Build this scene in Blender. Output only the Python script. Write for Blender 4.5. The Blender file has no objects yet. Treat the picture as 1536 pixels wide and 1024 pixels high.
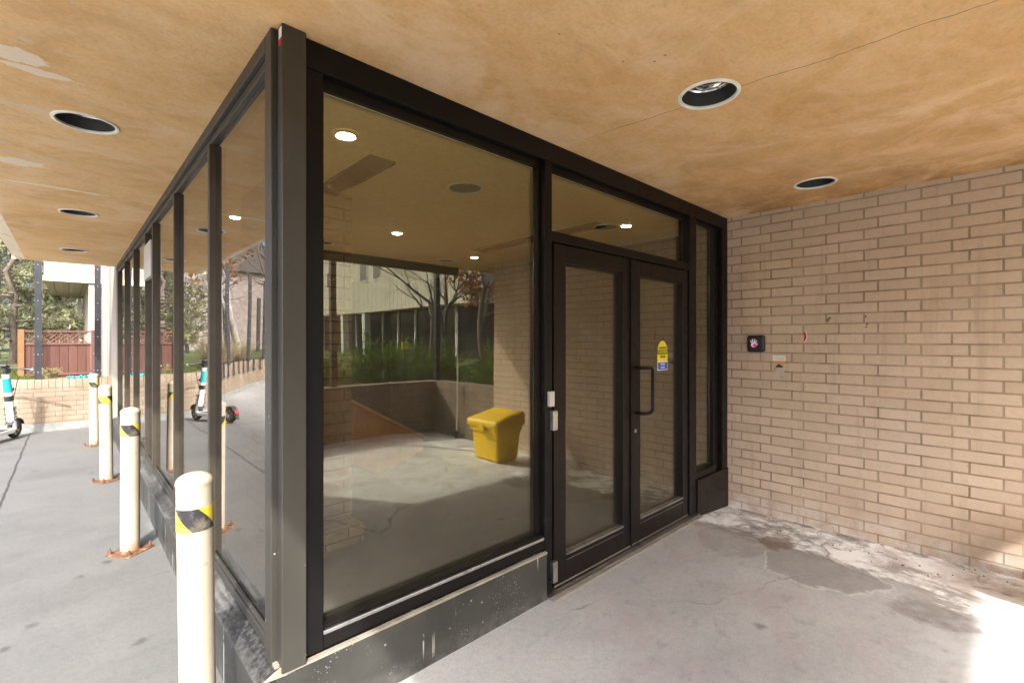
import bpy, math, random
from mathutils import Vector, Matrix, Euler
S = bpy.context.scene
COL = S.collection
R = math.radians

# ------------------------------------------------------------------ mesh builder
class MB:
    def __init__(s): s.v = []; s.f = []; s.m = []; s.uv = []; s.col = []; s.smooth = []
    def face(s, pts, mat=0, uv=None, col=None, smooth=False):
        i = len(s.v); s.v += [tuple(p) for p in pts]
        s.f.append(tuple(range(i, i + len(pts)))); s.m.append(mat); s.uv.append(uv); s.col.append(col); s.smooth.append(smooth)
    def box(s, x0, x1, y0, y1, z0, z1, mat=0):
        i = len(s.v)
        s.v += [(x, y, z) for z in (z0, z1) for y in (y0, y1) for x in (x0, x1)]
        for q in ((0, 2, 3, 1), (4, 5, 7, 6), (0, 1, 5, 4), (2, 6, 7, 3), (0, 4, 6, 2), (1, 3, 7, 5)):
            s.f.append(tuple(i + k for k in q)); s.m.append(mat); s.uv.append(None); s.col.append(None); s.smooth.append(False)
        return s
    def obox(s, c, size, rot, mat=0):
        b = MB(); a, bb, d = size[0] / 2, size[1] / 2, size[2] / 2
        b.box(-a, a, -bb, bb, -d, d, mat)
        M = rot.to_matrix() if isinstance(rot, Euler) else rot
        s.join(b, Matrix.Translation(c) @ M.to_4x4()); return s
    def join(s, b, M=None):
        i = len(s.v)
        s.v += [tuple(M @ Vector(p)) for p in b.v] if M is not None else b.v
        s.f += [tuple(i + k for k in q) for q in b.f]; s.m += b.m; s.uv += b.uv; s.col += b.col; s.smooth += b.smooth; return s
    def tube(s, pts, rads, n=8, mat=0, caps=True, smooth=True, col=None):
        pts = [Vector(p) for p in pts]; rings = []
        if not hasattr(rads, '__len__'): rads = [rads] * len(pts)
        ref = None
        for k, p in enumerate(pts):
            a = pts[max(k - 1, 0)]; b = pts[min(k + 1, len(pts) - 1)]
            t = (b - a)
            t = t.normalized() if t.length > 1e-9 else Vector((0, 0, 1))
            if ref is None: ref = Vector((1, 0, 0)) if abs(t.x) < .9 else Vector((0, 1, 0))
            u = (ref - t * ref.dot(t))
            if u.length < 1e-6: u = t.orthogonal()
            u.normalize(); w = t.cross(u); ref = u
            i = len(s.v)
            s.v += [tuple(p + (u * math.cos(2 * math.pi * j / n) + w * math.sin(2 * math.pi * j / n)) * rads[k]) for j in range(n)]
            rings.append(i)
        for a, b in zip(rings, rings[1:]):
            for j in range(n):
                j2 = (j + 1) % n
                s.f.append((a + j, a + j2, b + j2, b + j)); s.m.append(mat); s.uv.append(None); s.col.append(col); s.smooth.append(smooth)
        if caps:
            s.f.append(tuple(rings[0] + j for j in range(n - 1, -1, -1))); s.m.append(mat); s.uv.append(None); s.col.append(col); s.smooth.append(False)
            s.f.append(tuple(rings[-1] + j for j in range(n))); s.m.append(mat); s.uv.append(None); s.col.append(col); s.smooth.append(False)
        return s
    def lathe(s, prof, c=(0, 0, 0), n=32, mat=0, closed=False, uvr=None):
        c = Vector(c); i = len(s.v); N = len(prof)
        for j in range(n):
            a = 2 * math.pi * j / n
            s.v += [(c.x + r * math.cos(a), c.y + r * math.sin(a), c.z + z) for r, z in prof]
        for j in range(n):
            j2 = (j + 1) % n
            for k in range(N if closed else N - 1):
                k2 = (k + 1) % N
                q = (i + j * N + k, i + j2 * N + k, i + j2 * N + k2, i + j * N + k2)
                uv = None
                if uvr:
                    u0, u1 = 2 * math.pi * j / n * uvr, 2 * math.pi * (j + 1) / n * uvr
                    uv = [(u0, prof[k][1]), (u1, prof[k][1]), (u1, prof[k2][1]), (u0, prof[k2][1])]
                s.f.append(q); s.m.append(mat); s.uv.append(uv); s.col.append(None); s.smooth.append(True)
        return s
    def prism(s, poly, axis, a0, a1, mat=0):
        # poly: 2d points in the plane normal to axis (x:(y,z)  y:(x,z)  z:(x,y))
        def P(p, a): return {'x': (a, p[0], p[1]), 'y': (p[0], a, p[1]), 'z': (p[0], p[1], a)}[axis]
        i = len(s.v); n = len(poly)
        s.v += [P(p, a0) for p in poly] + [P(p, a1) for p in poly]
        F = [tuple(i + k for k in range(n)), tuple(i + n + k for k in range(n - 1, -1, -1))]
        F += [(i + k, i + n + k, i + n + (k + 1) % n, i + (k + 1) % n) for k in range(n)]
        for q in F:
            s.f.append(q); s.m.append(mat); s.uv.append(None); s.col.append(None); s.smooth.append(False)
        return s
    def build(s, name, mats, parent=None, bevel=0, fix=True, sharp=40, at=None, seg=2):
        me = bpy.data.meshes.new(name); o = WL(parent) if parent else Vector((0, 0, 0))
        off = o + (Vector(at) if at else Vector((0, 0, 0)))
        me.from_pydata([tuple(Vector(p) - off) for p in s.v], [], s.f)
        if not isinstance(mats, (list, tuple)): mats = [mats]
        for m in mats: me.materials.append(m)
        uvl = me.uv_layers.new(name='UVMap'); uvd = [0.0] * (2 * len(me.loops)); anyc = any(c is not None for c in s.col); cd = []
        for p, uv, c in zip(me.polygons, s.uv, s.col):
            if uv is None:
                n = p.normal; a = (abs(n.x), abs(n.y), abs(n.z)); k = a.index(max(a))
                uv = []
                for li in p.loop_indices:
                    q = s.v[me.loops[li].vertex_index]
                    uv.append((q[1], q[2]) if k == 0 else ((q[0], q[2]) if k == 1 else (q[0], q[1])))
            for li, t in zip(p.loop_indices, uv): uvd[2 * li] = t[0]; uvd[2 * li + 1] = t[1]
            if anyc:
                cc = c if c is not None else .5
                cd += [cc, cc, cc, 1.0] * len(p.loop_indices)
        uvl.data.foreach_set('uv', uvd)
        if anyc:
            ca = me.color_attributes.new('shade', 'FLOAT_COLOR', 'CORNER'); ca.data.foreach_set('color', cd)
        me.polygons.foreach_set('material_index', s.m); me.polygons.foreach_set('use_smooth', s.smooth)
        me.update()
        if any(s.smooth): me.set_sharp_from_angle(angle=R(sharp))
        ob = bpy.data.objects.new(name, me); COL.objects.link(ob)
        if parent: ob.parent = parent
        if at: ob.location = at
        ob['_wl'] = list(off)
        if bevel:
            b = ob.modifiers.new('Bevel', 'BEVEL'); b.width = bevel; b.segments = seg; b.limit_method = 'ANGLE'; b.angle_limit = R(40); b.harden_normals = False
        return ob
def WL(o): return Vector(o['_wl'])
def tag(o, label=None, cat=None, group=None, kind=None):
    if label: o['label'] = label
    if cat: o['category'] = cat
    if group: o['group'] = group
    if kind: o['kind'] = kind
    return o
def empty(name, loc, label, cat, group=None, kind=None):
    o = bpy.data.objects.new(name, None); COL.objects.link(o); o.location = loc; o['_wl'] = list(loc)
    o.empty_display_size = .1
    return tag(o, label, cat, group, kind)
def struct(name, mb, m, **k):
    o = mb.build(name, m, **k); o['kind'] = 'structure'; return o
def copy_tree(o, parent=None):
    c = o.copy(); COL.objects.link(c)
    if parent: c.parent = parent
    for ch in list(o.children): copy_tree(ch, c)
    return c
def text(body, size, m, parent, M, name='lettering', ext=.0006, align='CENTER'):
    cu = bpy.data.curves.new('lettering', 'FONT'); cu.body = body; cu.size = size; cu.extrude = ext
    cu.align_x = align; cu.align_y = 'CENTER'; cu.offset = size * .018
    t = bpy.data.objects.new('lettering_curve', cu); COL.objects.link(t)
    dg = bpy.context.evaluated_depsgraph_get()
    me = bpy.data.meshes.new_from_object(t.evaluated_get(dg)); bpy.data.objects.remove(t); bpy.data.curves.remove(cu)
    me.materials.clear(); me.materials.append(m); me.transform(M)
    if parent is None: return me
    ob = bpy.data.objects.new(name, me); COL.objects.link(ob); ob.parent = parent
    return ob

# ------------------------------------------------------------------ material builder
class NT:
    def __init__(s, name):
        s.mat = bpy.data.materials.new(name); s.mat.use_nodes = True; s.t = s.mat.node_tree; s.t.nodes.clear()
        s.out = s.t.nodes.new('ShaderNodeOutputMaterial')
    def add(s, typ, props=None, **ins):
        n = s.t.nodes.new('ShaderNode' + typ)
        for k, v in (props or {}).items(): setattr(n, k, v)
        for k, v in ins.items():
            key = int(k[1:]) if k[0] == 'i' and k[1:].isdigit() else k.replace('_', ' ')
            s.set(n.inputs[key], v)
        return n
    def set(s, sock, v):
        if isinstance(v, bpy.types.NodeSocket): s.t.links.new(v, sock)
        elif v is not None:
            if sock.type == 'RGBA' and len(v) == 3: v = (*v, 1)
            sock.default_value = v
    def obj(s): return s.add('TexCoord').outputs['Object']
    def uv(s): return s.add('TexCoord').outputs['UV']
    def mapping(s, v, loc=(0, 0, 0), rot=(0, 0, 0), sc=(1, 1, 1)):
        return s.add('Mapping', i0=v, Location=loc, Rotation=rot, Scale=sc).outputs[0]
    def noise(s, v, scale, detail=4, rough=.55, dist=0.0):
        return s.add('TexNoise', Vector=v, Scale=scale, Detail=detail, Roughness=rough, Distortion=dist).outputs['Fac']
    def voro(s, v, scale, feature='F1', out='Distance', rnd=1.0):
        return s.add('TexVoronoi', {'feature': feature}, Vector=v, Scale=scale, Randomness=rnd).outputs[out]
    def ramp(s, f, a, b, lo=0.0, hi=1.0):   # linear map clamped
        return s.add('MapRange', i0=f, i1=a, i2=b, i3=lo, i4=hi).outputs[0]
    def mix(s, f, a, b, blend='MIX'):
        n = s.t.nodes.new('ShaderNodeMix'); n.data_type = 'RGBA'; n.blend_type = blend; n.clamp_factor = True
        s.set(n.inputs[0], f); s.set(n.inputs[6], a); s.set(n.inputs[7], b); return n.outputs[2]
    def math(s, op, a, b=None, c=None):
        n = s.t.nodes.new('ShaderNodeMath'); n.operation = op
        s.set(n.inputs[0], a); s.set(n.inputs[1], b)
        if c is not None: s.set(n.inputs[2], c)
        return n.outputs[0]
    def sep(s, v):
        n = s.add('SeparateXYZ', i0=v); return n.outputs
    def bump(s, h, strength=.3, dist=.01, normal=None):
        return s.add('Bump', Strength=strength, Distance=dist, Height=h, Normal=normal).outputs[0]
    def bsdf(s, col, rough=.6, metal=0.0, normal=None, spec=.5, **k):
        n = s.add('BsdfPrincipled', Base_Color=col, Roughness=rough, Metallic=metal)
        n.inputs['Specular IOR Level'].default_value = spec
        if normal is not None: s.set(n.inputs['Normal'], normal)
        for kk, v in k.items(): s.set(n.inputs[kk.replace('_', ' ')], v)
        s.t.links.new(n.outputs[0], s.out.inputs[0]); return s.mat

def simple(name, col, rough=.5, metal=0., spec=.5, var=.12, vscale=8, bumps=0., bscale=80, dirt=None, **k):
    n = NT(name); o = n.obj()
    f = n.noise(o, vscale, 5, .6)
    c = n.mix(n.ramp(f, .3, .7), tuple(x * (1 - var) for x in col), tuple(min(1, x * (1 + var)) for x in col))
    if dirt:
        d = n.ramp(n.noise(n.mapping(o, loc=(3, 7, 1)), dirt[1], 6, .65), dirt[2], dirt[2] + .12)
        c = n.mix(n.math('MULTIPLY', d, dirt[3]), c, dirt[0])
    r = n.ramp(n.noise(o, vscale * 2.3, 4), .3, .7, max(.02, rough - .08), min(1, rough + .08))
    nm = n.bump(n.noise(o, bscale, 3), bumps, .002) if bumps else None
    return n.bsdf(c, r, metal, nm, spec, **k)

def brick_mat(name, c1, c2, mortar, w=.26, h=.084, off=.35, phi=.23, psi=.096, ms=.0055, stain=True):
    n = NT(name); uv = n.uv(); o = n.obj()
    wob = n.add('VectorMath', {'operation': 'MULTIPLY_ADD'}, i0=n.add('TexNoise', Vector=o, Scale=9.0, Detail=2.0).outputs['Color'], i1=(.0035, .0035, 0), i2=uv).outputs[0]
    v = n.mapping(wob, loc=(phi - .00175, psi - .00175, 0))
    b = n.add('TexBrick', {'offset': off, 'offset_frequency': 2, 'squash': 1.0}, Vector=v, Color1=c1, Color2=c2, Mortar=(0, 0, 0), Scale=1.0, Mortar_Size=ms, Mortar_Smooth=.25, Bias=0.0, Brick_Width=w, Row_Height=h)
    base = b.outputs['Color']; fac = b.outputs['Fac']
    big = n.noise(o, .9, 6, .6); fine = n.noise(o, 45, 5, .7)
    base = n.mix(n.ramp(n.noise(o, 14, 6, .7), .45, .70, 0, .35), base, n.mix(.5, base, (.36, .25, .17)))
    base = n.mix(n.ramp(n.noise(n.mapping(o, loc=(4, 4, 4)), 2.4, 7, .7), .46, .66, 0, .40), base, n.mix(.45, base, (.72, .60, .50)))
    base = n.mix(n.ramp(fine, .35, .75, 0, .34), base, n.mix(.5, base, (.25, .18, .13)), 'MIX')
    base = n.mix(n.ramp(big, .35, .7, 0, .35), base, n.mix(.5, base, (.40, .34, .27)))
    specks = n.ramp(n.voro(o, 34, 'F1'), .05, .10, 1, 0)
    base = n.mix(n.math('MULTIPLY', specks, n.ramp(n.noise(o, 3), .56, .6)), base, (.12, .08, .05))
    mcol = n.mix(n.ramp(n.noise(o, 5, 4), .35, .65), mortar, tuple(x * 1.7 for x in mortar))
    if stain:
        z = n.sep(o)[2]
        low = n.math('MULTIPLY', n.ramp(z, .55, -.1, 0, 1), n.ramp(n.noise(n.mapping(o, sc=(2, 2, 1.2)), 2.2, 6, .65), .40, .66))
        base = n.mix(n.math('MULTIPLY', low, .55), base, (.30, .21, .16))
        salt = n.math('MULTIPLY', n.ramp(z, .14, -.08, 0, 1), n.ramp(n.noise(o, 7, 6, .7), .42, .6))
        base = n.mix(n.math('MULTIPLY', salt, .75), base, (.70, .67, .64)); mcol = n.mix(n.math('MULTIPLY', salt, .6), mcol, (.5, .47, .44))
        drip = n.math('MULTIPLY', n.ramp(n.noise(n.mapping(o, sc=(5, 5, .35)), 2.5, 5, .6), .55, .75), .35)
        base = n.mix(drip, base, (.28, .20, .14))
        pale = n.math('MULTIPLY', n.ramp(z, 2.35, 2.7), n.ramp(n.noise(o, 2.5, 4), .4, .6, 0, .35))
        base = n.mix(pale, base, (.55, .46, .35))
        mcol = n.mix(n.ramp(n.noise(o, 2.2, 5, .7), .44, .62, 0, .85), mcol, (.44, .345, .25))
    col = n.mix(fac, base, mcol)
    hgt = n.math('SUBTRACT', n.math('MULTIPLY', n.noise(o, 70, 5, .7), .22), fac)
    return n.bsdf(col, .88, 0, n.bump(hgt, .6, .005), .2)

def glass_mat(name, r0, tint, gl0, gl1, rough=.0, dirt=.03):
    n = NT(name); g = n.add('NewGeometry')
    d = n.math('ABSOLUTE', n.add('VectorMath', {'operation': 'DOT_PRODUCT'}, i0=g.outputs['Incoming'], i1=g.outputs['Normal']).outputs['Value'])
    s5 = n.math('POWER', n.math('SUBTRACT', 1.0, d), 4.2)
    R_ = n.math('ADD', r0, n.math('MULTIPLY', s5, 1 - r0))
    tr = n.add('BsdfTransparent', Color=tint); gc = n.mix(n.ramp(s5, 0, .35), gl0, gl1)
    o = n.obj(); wav = n.bump(n.noise(o, 1.1, 1, .4), .045, .05)
    gs = n.add('BsdfGlossy', Color=gc, Roughness=rough, Normal=wav)
    m1 = n.add('MixShader', i0=R_, i1=tr.outputs[0], i2=gs.outputs[0])
    df = n.add('BsdfDiffuse', Color=(.5, .48, .44))
    smear = n.ramp(n.noise(n.mapping(o, sc=(1, 1, .35)), 5, 6, .7), .5, .8, dirt * .3, dirt)
    m2 = n.add('MixShader', i0=smear, i1=m1.outputs[0], i2=df.outputs[0])
    n.t.links.new(m2.outputs[0], n.out.inputs[0]); return n.mat

def emit(name, col, st):
    n = NT(name); e = n.add('Emission', Color=col, Strength=st); n.t.links.new(e.outputs[0], n.out.inputs[0]); return n.mat

def leaf_mat(name, dark, light, trans=.35):
    n = NT(name); a = n.add('VertexColor', {'layer_name': 'shade'}).outputs[0]
    f = n.sep(a)[0]
    c = n.mix(f, dark, light)
    d = n.add('BsdfDiffuse', Color=c); t = n.add('BsdfTranslucent', Color=n.mix(.5, c, light))
    m = n.add('MixShader', i0=trans, i1=d.outputs[0], i2=t.outputs[0]); n.t.links.new(m.outputs[0], n.out.inputs[0]); return n.mat

M = {}
# --- concrete pavement
def concrete():
    n = NT('concrete paving'); o = n.obj(); X, Y, Z = n.sep(o)
    big = n.noise(o, .55, 7, .6); mid = n.noise(o, 2.6, 7, .65); fine = n.noise(o, 90, 4, .7)
    c = n.mix(n.ramp(big, .35, .65), (.335, .325, .31), (.44, .43, .415))
    c = n.mix(n.ramp(mid, .38, .66, 0, .6), c, (.47, .455, .435))
    c = n.mix(n.ramp(fine, .35, .7, 0, .28), c, (.24, .23, .22))
    slab = n.ramp(n.math('ADD', X, n.math('MULTIPLY', n.noise(o, 1.2, 4), .5)), .75, 1.15)  # splits the sunlit walk from the shaded porch for the tone below
    # swept smears on the sidewalk
    sm = n.ramp(n.noise(n.mapping(o, rot=(0, 0, .5), sc=(.8, 1.6, 1)), 1.5, 8, .70, .6), .50, .70)
    c = n.mix(n.math('MULTIPLY', sm, n.math('MULTIPLY_ADD', slab, .08, .30)), c, (.25, .245, .235))
    c = n.mix(n.ramp(n.noise(o, 28, 7, .78), .48, .72, 0, .5), c, n.mix(.5, c, (.08, .075, .07)))
    c = n.mix(n.ramp(n.voro(o, 60), .0, .35, .35, 0), c, (.62, .61, .59))
    # damp dark blotches with soft shapes in the porch
    porch = n.ramp(X, 1.1, 2.0)
    bl = n.ramp(n.noise(n.mapping(o, loc=(4.2, 1.3, 0)), 1.1, 7, .66, .7), .48, .66)
    c = n.mix(n.math('MULTIPLY', n.math('MULTIPLY', bl, porch), .26), c, (.30, .29, .28))
    # white salt bloom along the brick wall
    w = n.math('ADD', X, n.math('MULTIPLY', n.noise(n.mapping(o, loc=(9, 2, 0), sc=(1.5, .8, 1)), 1.5, 9, .68, .6), 1.9))
    salt = n.math('MULTIPLY', n.ramp(w, 4.76, 4.83), n.ramp(X, 3.1, 3.7))
    salt = n.math('MULTIPLY', salt, n.ramp(n.noise(n.mapping(o, loc=(2, 2, 0)), 3.4, 8, .72, .4), .40, .50))
    c = n.mix(n.math('MULTIPLY', salt, .92), c, (.86, .855, .85))
    c = n.mix(n.math('MULTIPLY', n.math('MULTIPLY', n.ramp(X, 3.7, 4.1), n.ramp(n.noise(n.mapping(o, loc=(7, 7, 0)), 4.2, 8, .74, .5), .54, .62)), .6), c, (.17, .15, .135))
    rim = n.math('MULTIPLY', n.math('MULTIPLY', n.ramp(w, 4.66, 4.74), n.ramp(w, 4.84, 4.74)), n.ramp(X, 3.3, 3.9))
    c = n.mix(n.math('MULTIPLY', rim, .45), c, (.24, .20, .16))
    edge = n.math('MULTIPLY', n.math('MULTIPLY', n.ramp(X, 4.46, 4.62), n.ramp(Y, 2, 1.8)), n.ramp(n.noise(o, 9, 5, .7), .42, .56))
    c = n.mix(n.math('MULTIPLY', edge, .8), c, (.16, .125, .10))
    wy = n.math('MULTIPLY', n.math('MULTIPLY', n.ramp(n.math('ADD', Y, n.math('MULTIPLY', n.noise(o, 1.4, 7, .68), 1.2)), .95, .45), porch), n.ramp(n.noise(n.mapping(o, loc=(6, 1, 0)), 2.6, 8, .72, .5), .34, .56, .35, .85))
    c = n.mix(wy, c, (.62, .62, .61))  # street-side porch floor whitened so its sunlit part mirrors brighter
    def blob(cx, cy, sx, sy, sc, lo, hi):
        ex = n.math('DIVIDE', n.math('SUBTRACT', X, cx), sx); ey = n.math('DIVIDE', n.math('SUBTRACT', Y, cy), sy)
        e = n.math('SQRT', n.math('ADD', n.math('MULTIPLY', ex, ex), n.math('MULTIPLY', ey, ey)))
        return n.ramp(n.math('ADD', e, n.math('MULTIPLY', n.noise(o, sc, 7, .66, .5), 1.2)), hi, lo)
    c = n.mix(n.math('MULTIPLY', blob(3.66, .86, .34, .42, 2.4, 1.43, 1.485), n.ramp(n.noise(o, 5.5, 8, .75), .3, .65, .25, .7)), c, (.19, .178, .17))
    c = n.mix(n.math('MULTIPLY', n.math('MULTIPLY', blob(3.66, .86, .34, .42, 2.4, 1.475, 1.53), n.math('SUBTRACT', 1.0, blob(3.66, .86, .34, .42, 2.4, 1.455, 1.475))), .3), c, (.80, .79, .78))
    c = n.mix(n.math('MULTIPLY', blob(3.5, .30, .22, .30, 5.0, 1.12, 1.36), n.ramp(n.noise(o, 6.5, 8, .75), .35, .6, .1, .75)), c, (.17, .145, .125))
    c = n.mix(n.math('MULTIPLY', blob(3.75, 1.45, .40, .30, 3.0, 1.38, 1.50), n.ramp(n.noise(o, 6, 8, .75), .35, .6, .15, .6)), c, (.22, .20, .185))
    c = n.mix(n.math('MULTIPLY', blob(3.92, 1.22, .24, .16, 8.0, 1.25, 1.38), .8), c, (.16, .115, .075))
    pk = n.math('MULTIPLY', n.ramp(n.noise(n.mapping(o, loc=(5, 8, 0)), 1.6, 7, .7, .8), .50, .66), porch)
    c = n.mix(n.math('MULTIPLY', pk, .55), c, (.35, .27, .26))
    gr = n.math('MULTIPLY', n.ramp(n.noise(n.mapping(o, loc=(1, 6, 0)), 7, 7, .75), .55, .68), porch)
    c = n.mix(n.math('MULTIPLY', gr, .42), c, (.19, .17, .165))
    # brown dirt near the sidelight
    dx = n.math('SUBTRACT', X, 4.25); dy = n.math('SUBTRACT', Y, 1.35)
    rr = n.math('SQRT', n.math('ADD', n.math('MULTIPLY', dx, dx), n.math('MULTIPLY', dy, dy)))
    dirt = n.math('MULTIPLY', n.ramp(rr, .55, .15), n.ramp(n.noise(o, 6, 7, .7), .45, .58))
    c = n.mix(n.math('MULTIPLY', dirt, .7), c, (.17, .125, .085))
    # chewing gum, pits
    sp = n.ramp(n.voro(n.add('VectorMath', {'operation': 'MULTIPLY_ADD'}, i0=n.add('TexNoise', Vector=o, Scale=14.0, Detail=3.0).outputs['Color'], i1=(.09, .05, 0), i2=o).outputs[0], 3.6, 'F1'), .06, .15, 1, 0); sp = n.math('MULTIPLY', sp, n.ramp(n.noise(o, 1.9), .46, .54))
    c = n.mix(n.math('MULTIPLY', sp, .55), c, (.11, .095, .09))
    sp2 = n.ramp(n.voro(n.mapping(o, loc=(.3, .7, 0)), 21, 'F1'), .06, .12, 1, 0); sp2 = n.math('MULTIPLY', sp2, n.ramp(n.noise(o, 3.1), .52, .58))
    c = n.mix(n.math('MULTIPLY', sp2, .45), c, (.14, .12, .11))
    # control joints
    wob = n.math('MULTIPLY', n.math('SUBTRACT', n.noise(o, 2.2, 5, .7), .5), .05)
    jx = n.math('ABSOLUTE', n.math('ADD', n.math('ADD', X, .46), wob))
    fy = n.math('ABSOLUTE', n.math('SUBTRACT', n.math('FRACT', n.math('DIVIDE', n.math('ADD', n.math('ADD', Y, 1.2), wob), 3.1)), .5))
    jy = n.math('MULTIPLY', fy, 3.1)
    jy = n.math('MAXIMUM', jy, n.ramp(X, -.45, -.40, 0, 1))
    jx2 = n.math('ABSOLUTE', n.math('ADD', n.math('ADD', X, 3.3), wob))
    j = n.math('MINIMUM', n.math('MINIMUM', jx, jx2), jy)
    joint = n.ramp(j, .006, .014, 1, 0)
    # one meandering crack
    ck = n.voro(n.mapping(n.add('VectorMath', {'operation': 'MULTIPLY_ADD'}, i0=n.add('TexNoise', Vector=o, Scale=1.6, Detail=5.0).outputs['Color'], i1=(.7, .7, 0), i2=o).outputs[0]), .42, 'DISTANCE_TO_EDGE')
    crack = n.math('MULTIPLY', n.ramp(ck, .0015, .004, 1, 0), n.ramp(n.noise(o, .8), .5, .56))
    c = n.mix(n.math('MULTIPLY', joint, .8), c, (.085, .078, .07))
    c = n.mix(n.math('MULTIPLY', crack, .6), c, (.12, .11, .10))
    tone = n.mix(slab, n.mix(n.ramp(X, -2.2, -1.0), (.86, .87, .86), (.335, .340, .332)), (1.08, 1.11, 1.12))  # light evened out in colour: sunlit walk darkened, porch and outer paving lightened
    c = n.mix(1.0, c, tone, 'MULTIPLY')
    h = n.math('SUBTRACT', n.math('ADD', n.math('MULTIPLY', fine, .25), n.math('MULTIPLY', mid, .5)), n.math('ADD', joint, n.math('MULTIPLY', crack, .5)))
    r = n.math('SUBTRACT', n.ramp(mid, .3, .7, .62, .85), n.math('MULTIPLY', blob(3.66, .86, .34, .42, 2.4, 1.43, 1.485), .22))
    return n.bsdf(c, r, 0, n.bump(h, .35, .006), .3)
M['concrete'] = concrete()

def stucco():
    n = NT('tan stucco'); o = n.mapping(n.obj(), loc=(2.2, 3.8, 0)); X, Y, Z = n.sep(o)
    big = n.noise(o, .8, 6, .6, .3); st = n.noise(n.mapping(o, rot=(0, 0, .35), sc=(1.0, 1.9, 1)), 2.2, 9, .72, .6); fine = n.noise(o, 60, 5, .7)
    c = n.mix(n.ramp(big, .34, .64), (.74, .44, .185), (.86, .575, .29))
    c = n.mix(n.ramp(st, .44, .70, 0, .5), c, (.85, .62, .37))
    c = n.mix(n.ramp(st, .48, .28, 0, .4), c, (.52, .30, .13))
    cl = n.noise(n.mapping(o, loc=(3, 1, 0)), 1.9, 9, .74, .7)
    c = n.mix(n.ramp(cl, .50, .68, 0, .36), c, (.52, .30, .13))
    c = n.mix(n.ramp(cl, .46, .30, 0, .5), c, (.86, .60, .34))
    c = n.mix(n.ramp(n.noise(o, 22, 6, .75), .5, .72, 0, .26), c, (.44, .26, .12))
    c = n.mix(n.ramp(fine, .45, .75, 0, .3), c, (.45, .26, .12))
    fl = n.ramp(n.noise(n.mapping(o, rot=(0, 0, .5), sc=(2.0, 5, 1)), 3.4, 8, .76), .58, .70)
    c = n.mix(n.math('MULTIPLY', fl, .36), c, (.38, .21, .09))
    # brown cast toward the brick wall, darker brown mottling by the wall junction
    gr = n.math('MULTIPLY', n.ramp(X, 2.0, 4.4), n.ramp(n.noise(o, 1.5, 7, .68, .5), .34, .60))
    c = n.mix(n.math('MULTIPLY', gr, .62), c, (.40, .225, .095))
    jb = n.math('MULTIPLY', n.ramp(X, 3.9, 4.65), n.ramp(n.noise(o, 3.0, 7, .72), .36, .58))
    c = n.mix(n.math('MULTIPLY', jb, .6), c, (.26, .135, .055))
    we = n.math('MULTIPLY', n.ramp(n.math('ABSOLUTE', n.math('SUBTRACT', Y, 1.75)), .32, .05), n.math('MULTIPLY', n.ramp(X, .6, .8), n.ramp(n.noise(o, 3.6, 7, .72), .44, .60)))
    c = n.mix(n.math('MULTIPLY', we, .5), c, (.88, .66, .42))
    # flaked pale patches near the outer edge
    pn = n.noise(n.mapping(o, rot=(0, 0, .2), sc=(1.1, 2.4, 1)), 2.2, 7, .66, .4)
    patch = n.math('MULTIPLY', n.ramp(pn, .555, .58), n.math('MULTIPLY', n.ramp(X, .12, -.1), n.ramp(Y, 5.5, 3.5)))
    c = n.mix(n.math('MULTIPLY', patch, .8), c, (.72, .58, .42))
    for cx, cy, sx, sy in ((-.17, 2.84, .10, .07), (-.10, 2.95, .13, .035), (-.24, 4.53, .12, .08), (-.05, 5.1, .30, .03)):
        ex = n.math('DIVIDE', n.math('SUBTRACT', X, cx), sx); ey = n.math('DIVIDE', n.math('SUBTRACT', Y, cy), sy)
        e = n.math('ADD', n.math('SQRT', n.math('ADD', n.math('MULTIPLY', ex, ex), n.math('MULTIPLY', ey, ey))), n.math('MULTIPLY', n.noise(o, 9, 7, .7), 2.0))
        c = n.mix(n.math('MULTIPLY', n.ramp(e, 2.08, 1.95), .85), c, (.86, .74, .58))
    pale = n.math('MULTIPLY', n.ramp(n.noise(n.mapping(o, loc=(8, 3, 0)), 1.3, 7, .7, .9), .50, .68), .55)
    c = n.mix(pale, c, (.90, .69, .47))
    # hairline crack through the downlight
    wob = n.math('MULTIPLY', n.math('SUBTRACT', n.noise(o, 3.0, 4, .6), .5), .10)
    cr = n.math('ABSOLUTE', n.math('SUBTRACT', n.math('ADD', X, wob), n.math('MULTIPLY_ADD', Y, -.08, 2.36)))
    crm = n.math('MULTIPLY', n.ramp(cr, .0015, .0045, 1, 0), n.ramp(Y, 1.75, 1.5))
    c = n.mix(n.math('MULTIPLY', crm, .7), c, (.17, .10, .05))
    dots = n.math('MULTIPLY', n.ramp(n.voro(o, 16), .07, .12, 1, 0), n.ramp(n.math('ADD', n.noise(o, 1.3), n.ramp(X, 3.2, 4.5, 0, .10)), .60, .64))
    c = n.mix(n.math('MULTIPLY', dots, .7), c, (.16, .09, .05))
    h = n.math('ADD', n.math('MULTIPLY', fine, .35), st)
    return n.bsdf(c, .9, 0, n.bump(h, .35, .008), .15)
M['stucco'] = stucco()
M['cream_edge'] = simple('cream canopy edge', (.66, .55, .40), .85, var=.1, bumps=.3, dirt=((.35, .25, .15), 4, .55, .6))
M['brick'] = brick_mat('tan brick', (.57, .44, .325), (.66, .525, .395), (.25, .185, .13), ms=.0066)
M['brick_low'] = brick_mat('cream brick', (.17, .13, .09), (.20, .157, .11), (.11, .078, .05), stain=False, ms=.004)
M['brick_soldier'] = brick_mat('cream brick coping', (.185, .143, .10), (.215, .17, .122), (.11, .08, .05), w=.084, h=.5, off=0, psi=.3, phi=0, stain=False, ms=.005)
M['brick_in'] = brick_mat('interior brick', (.095, .05, .027), (.12, .066, .037), (.035, .023, .015), stain=False)
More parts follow.
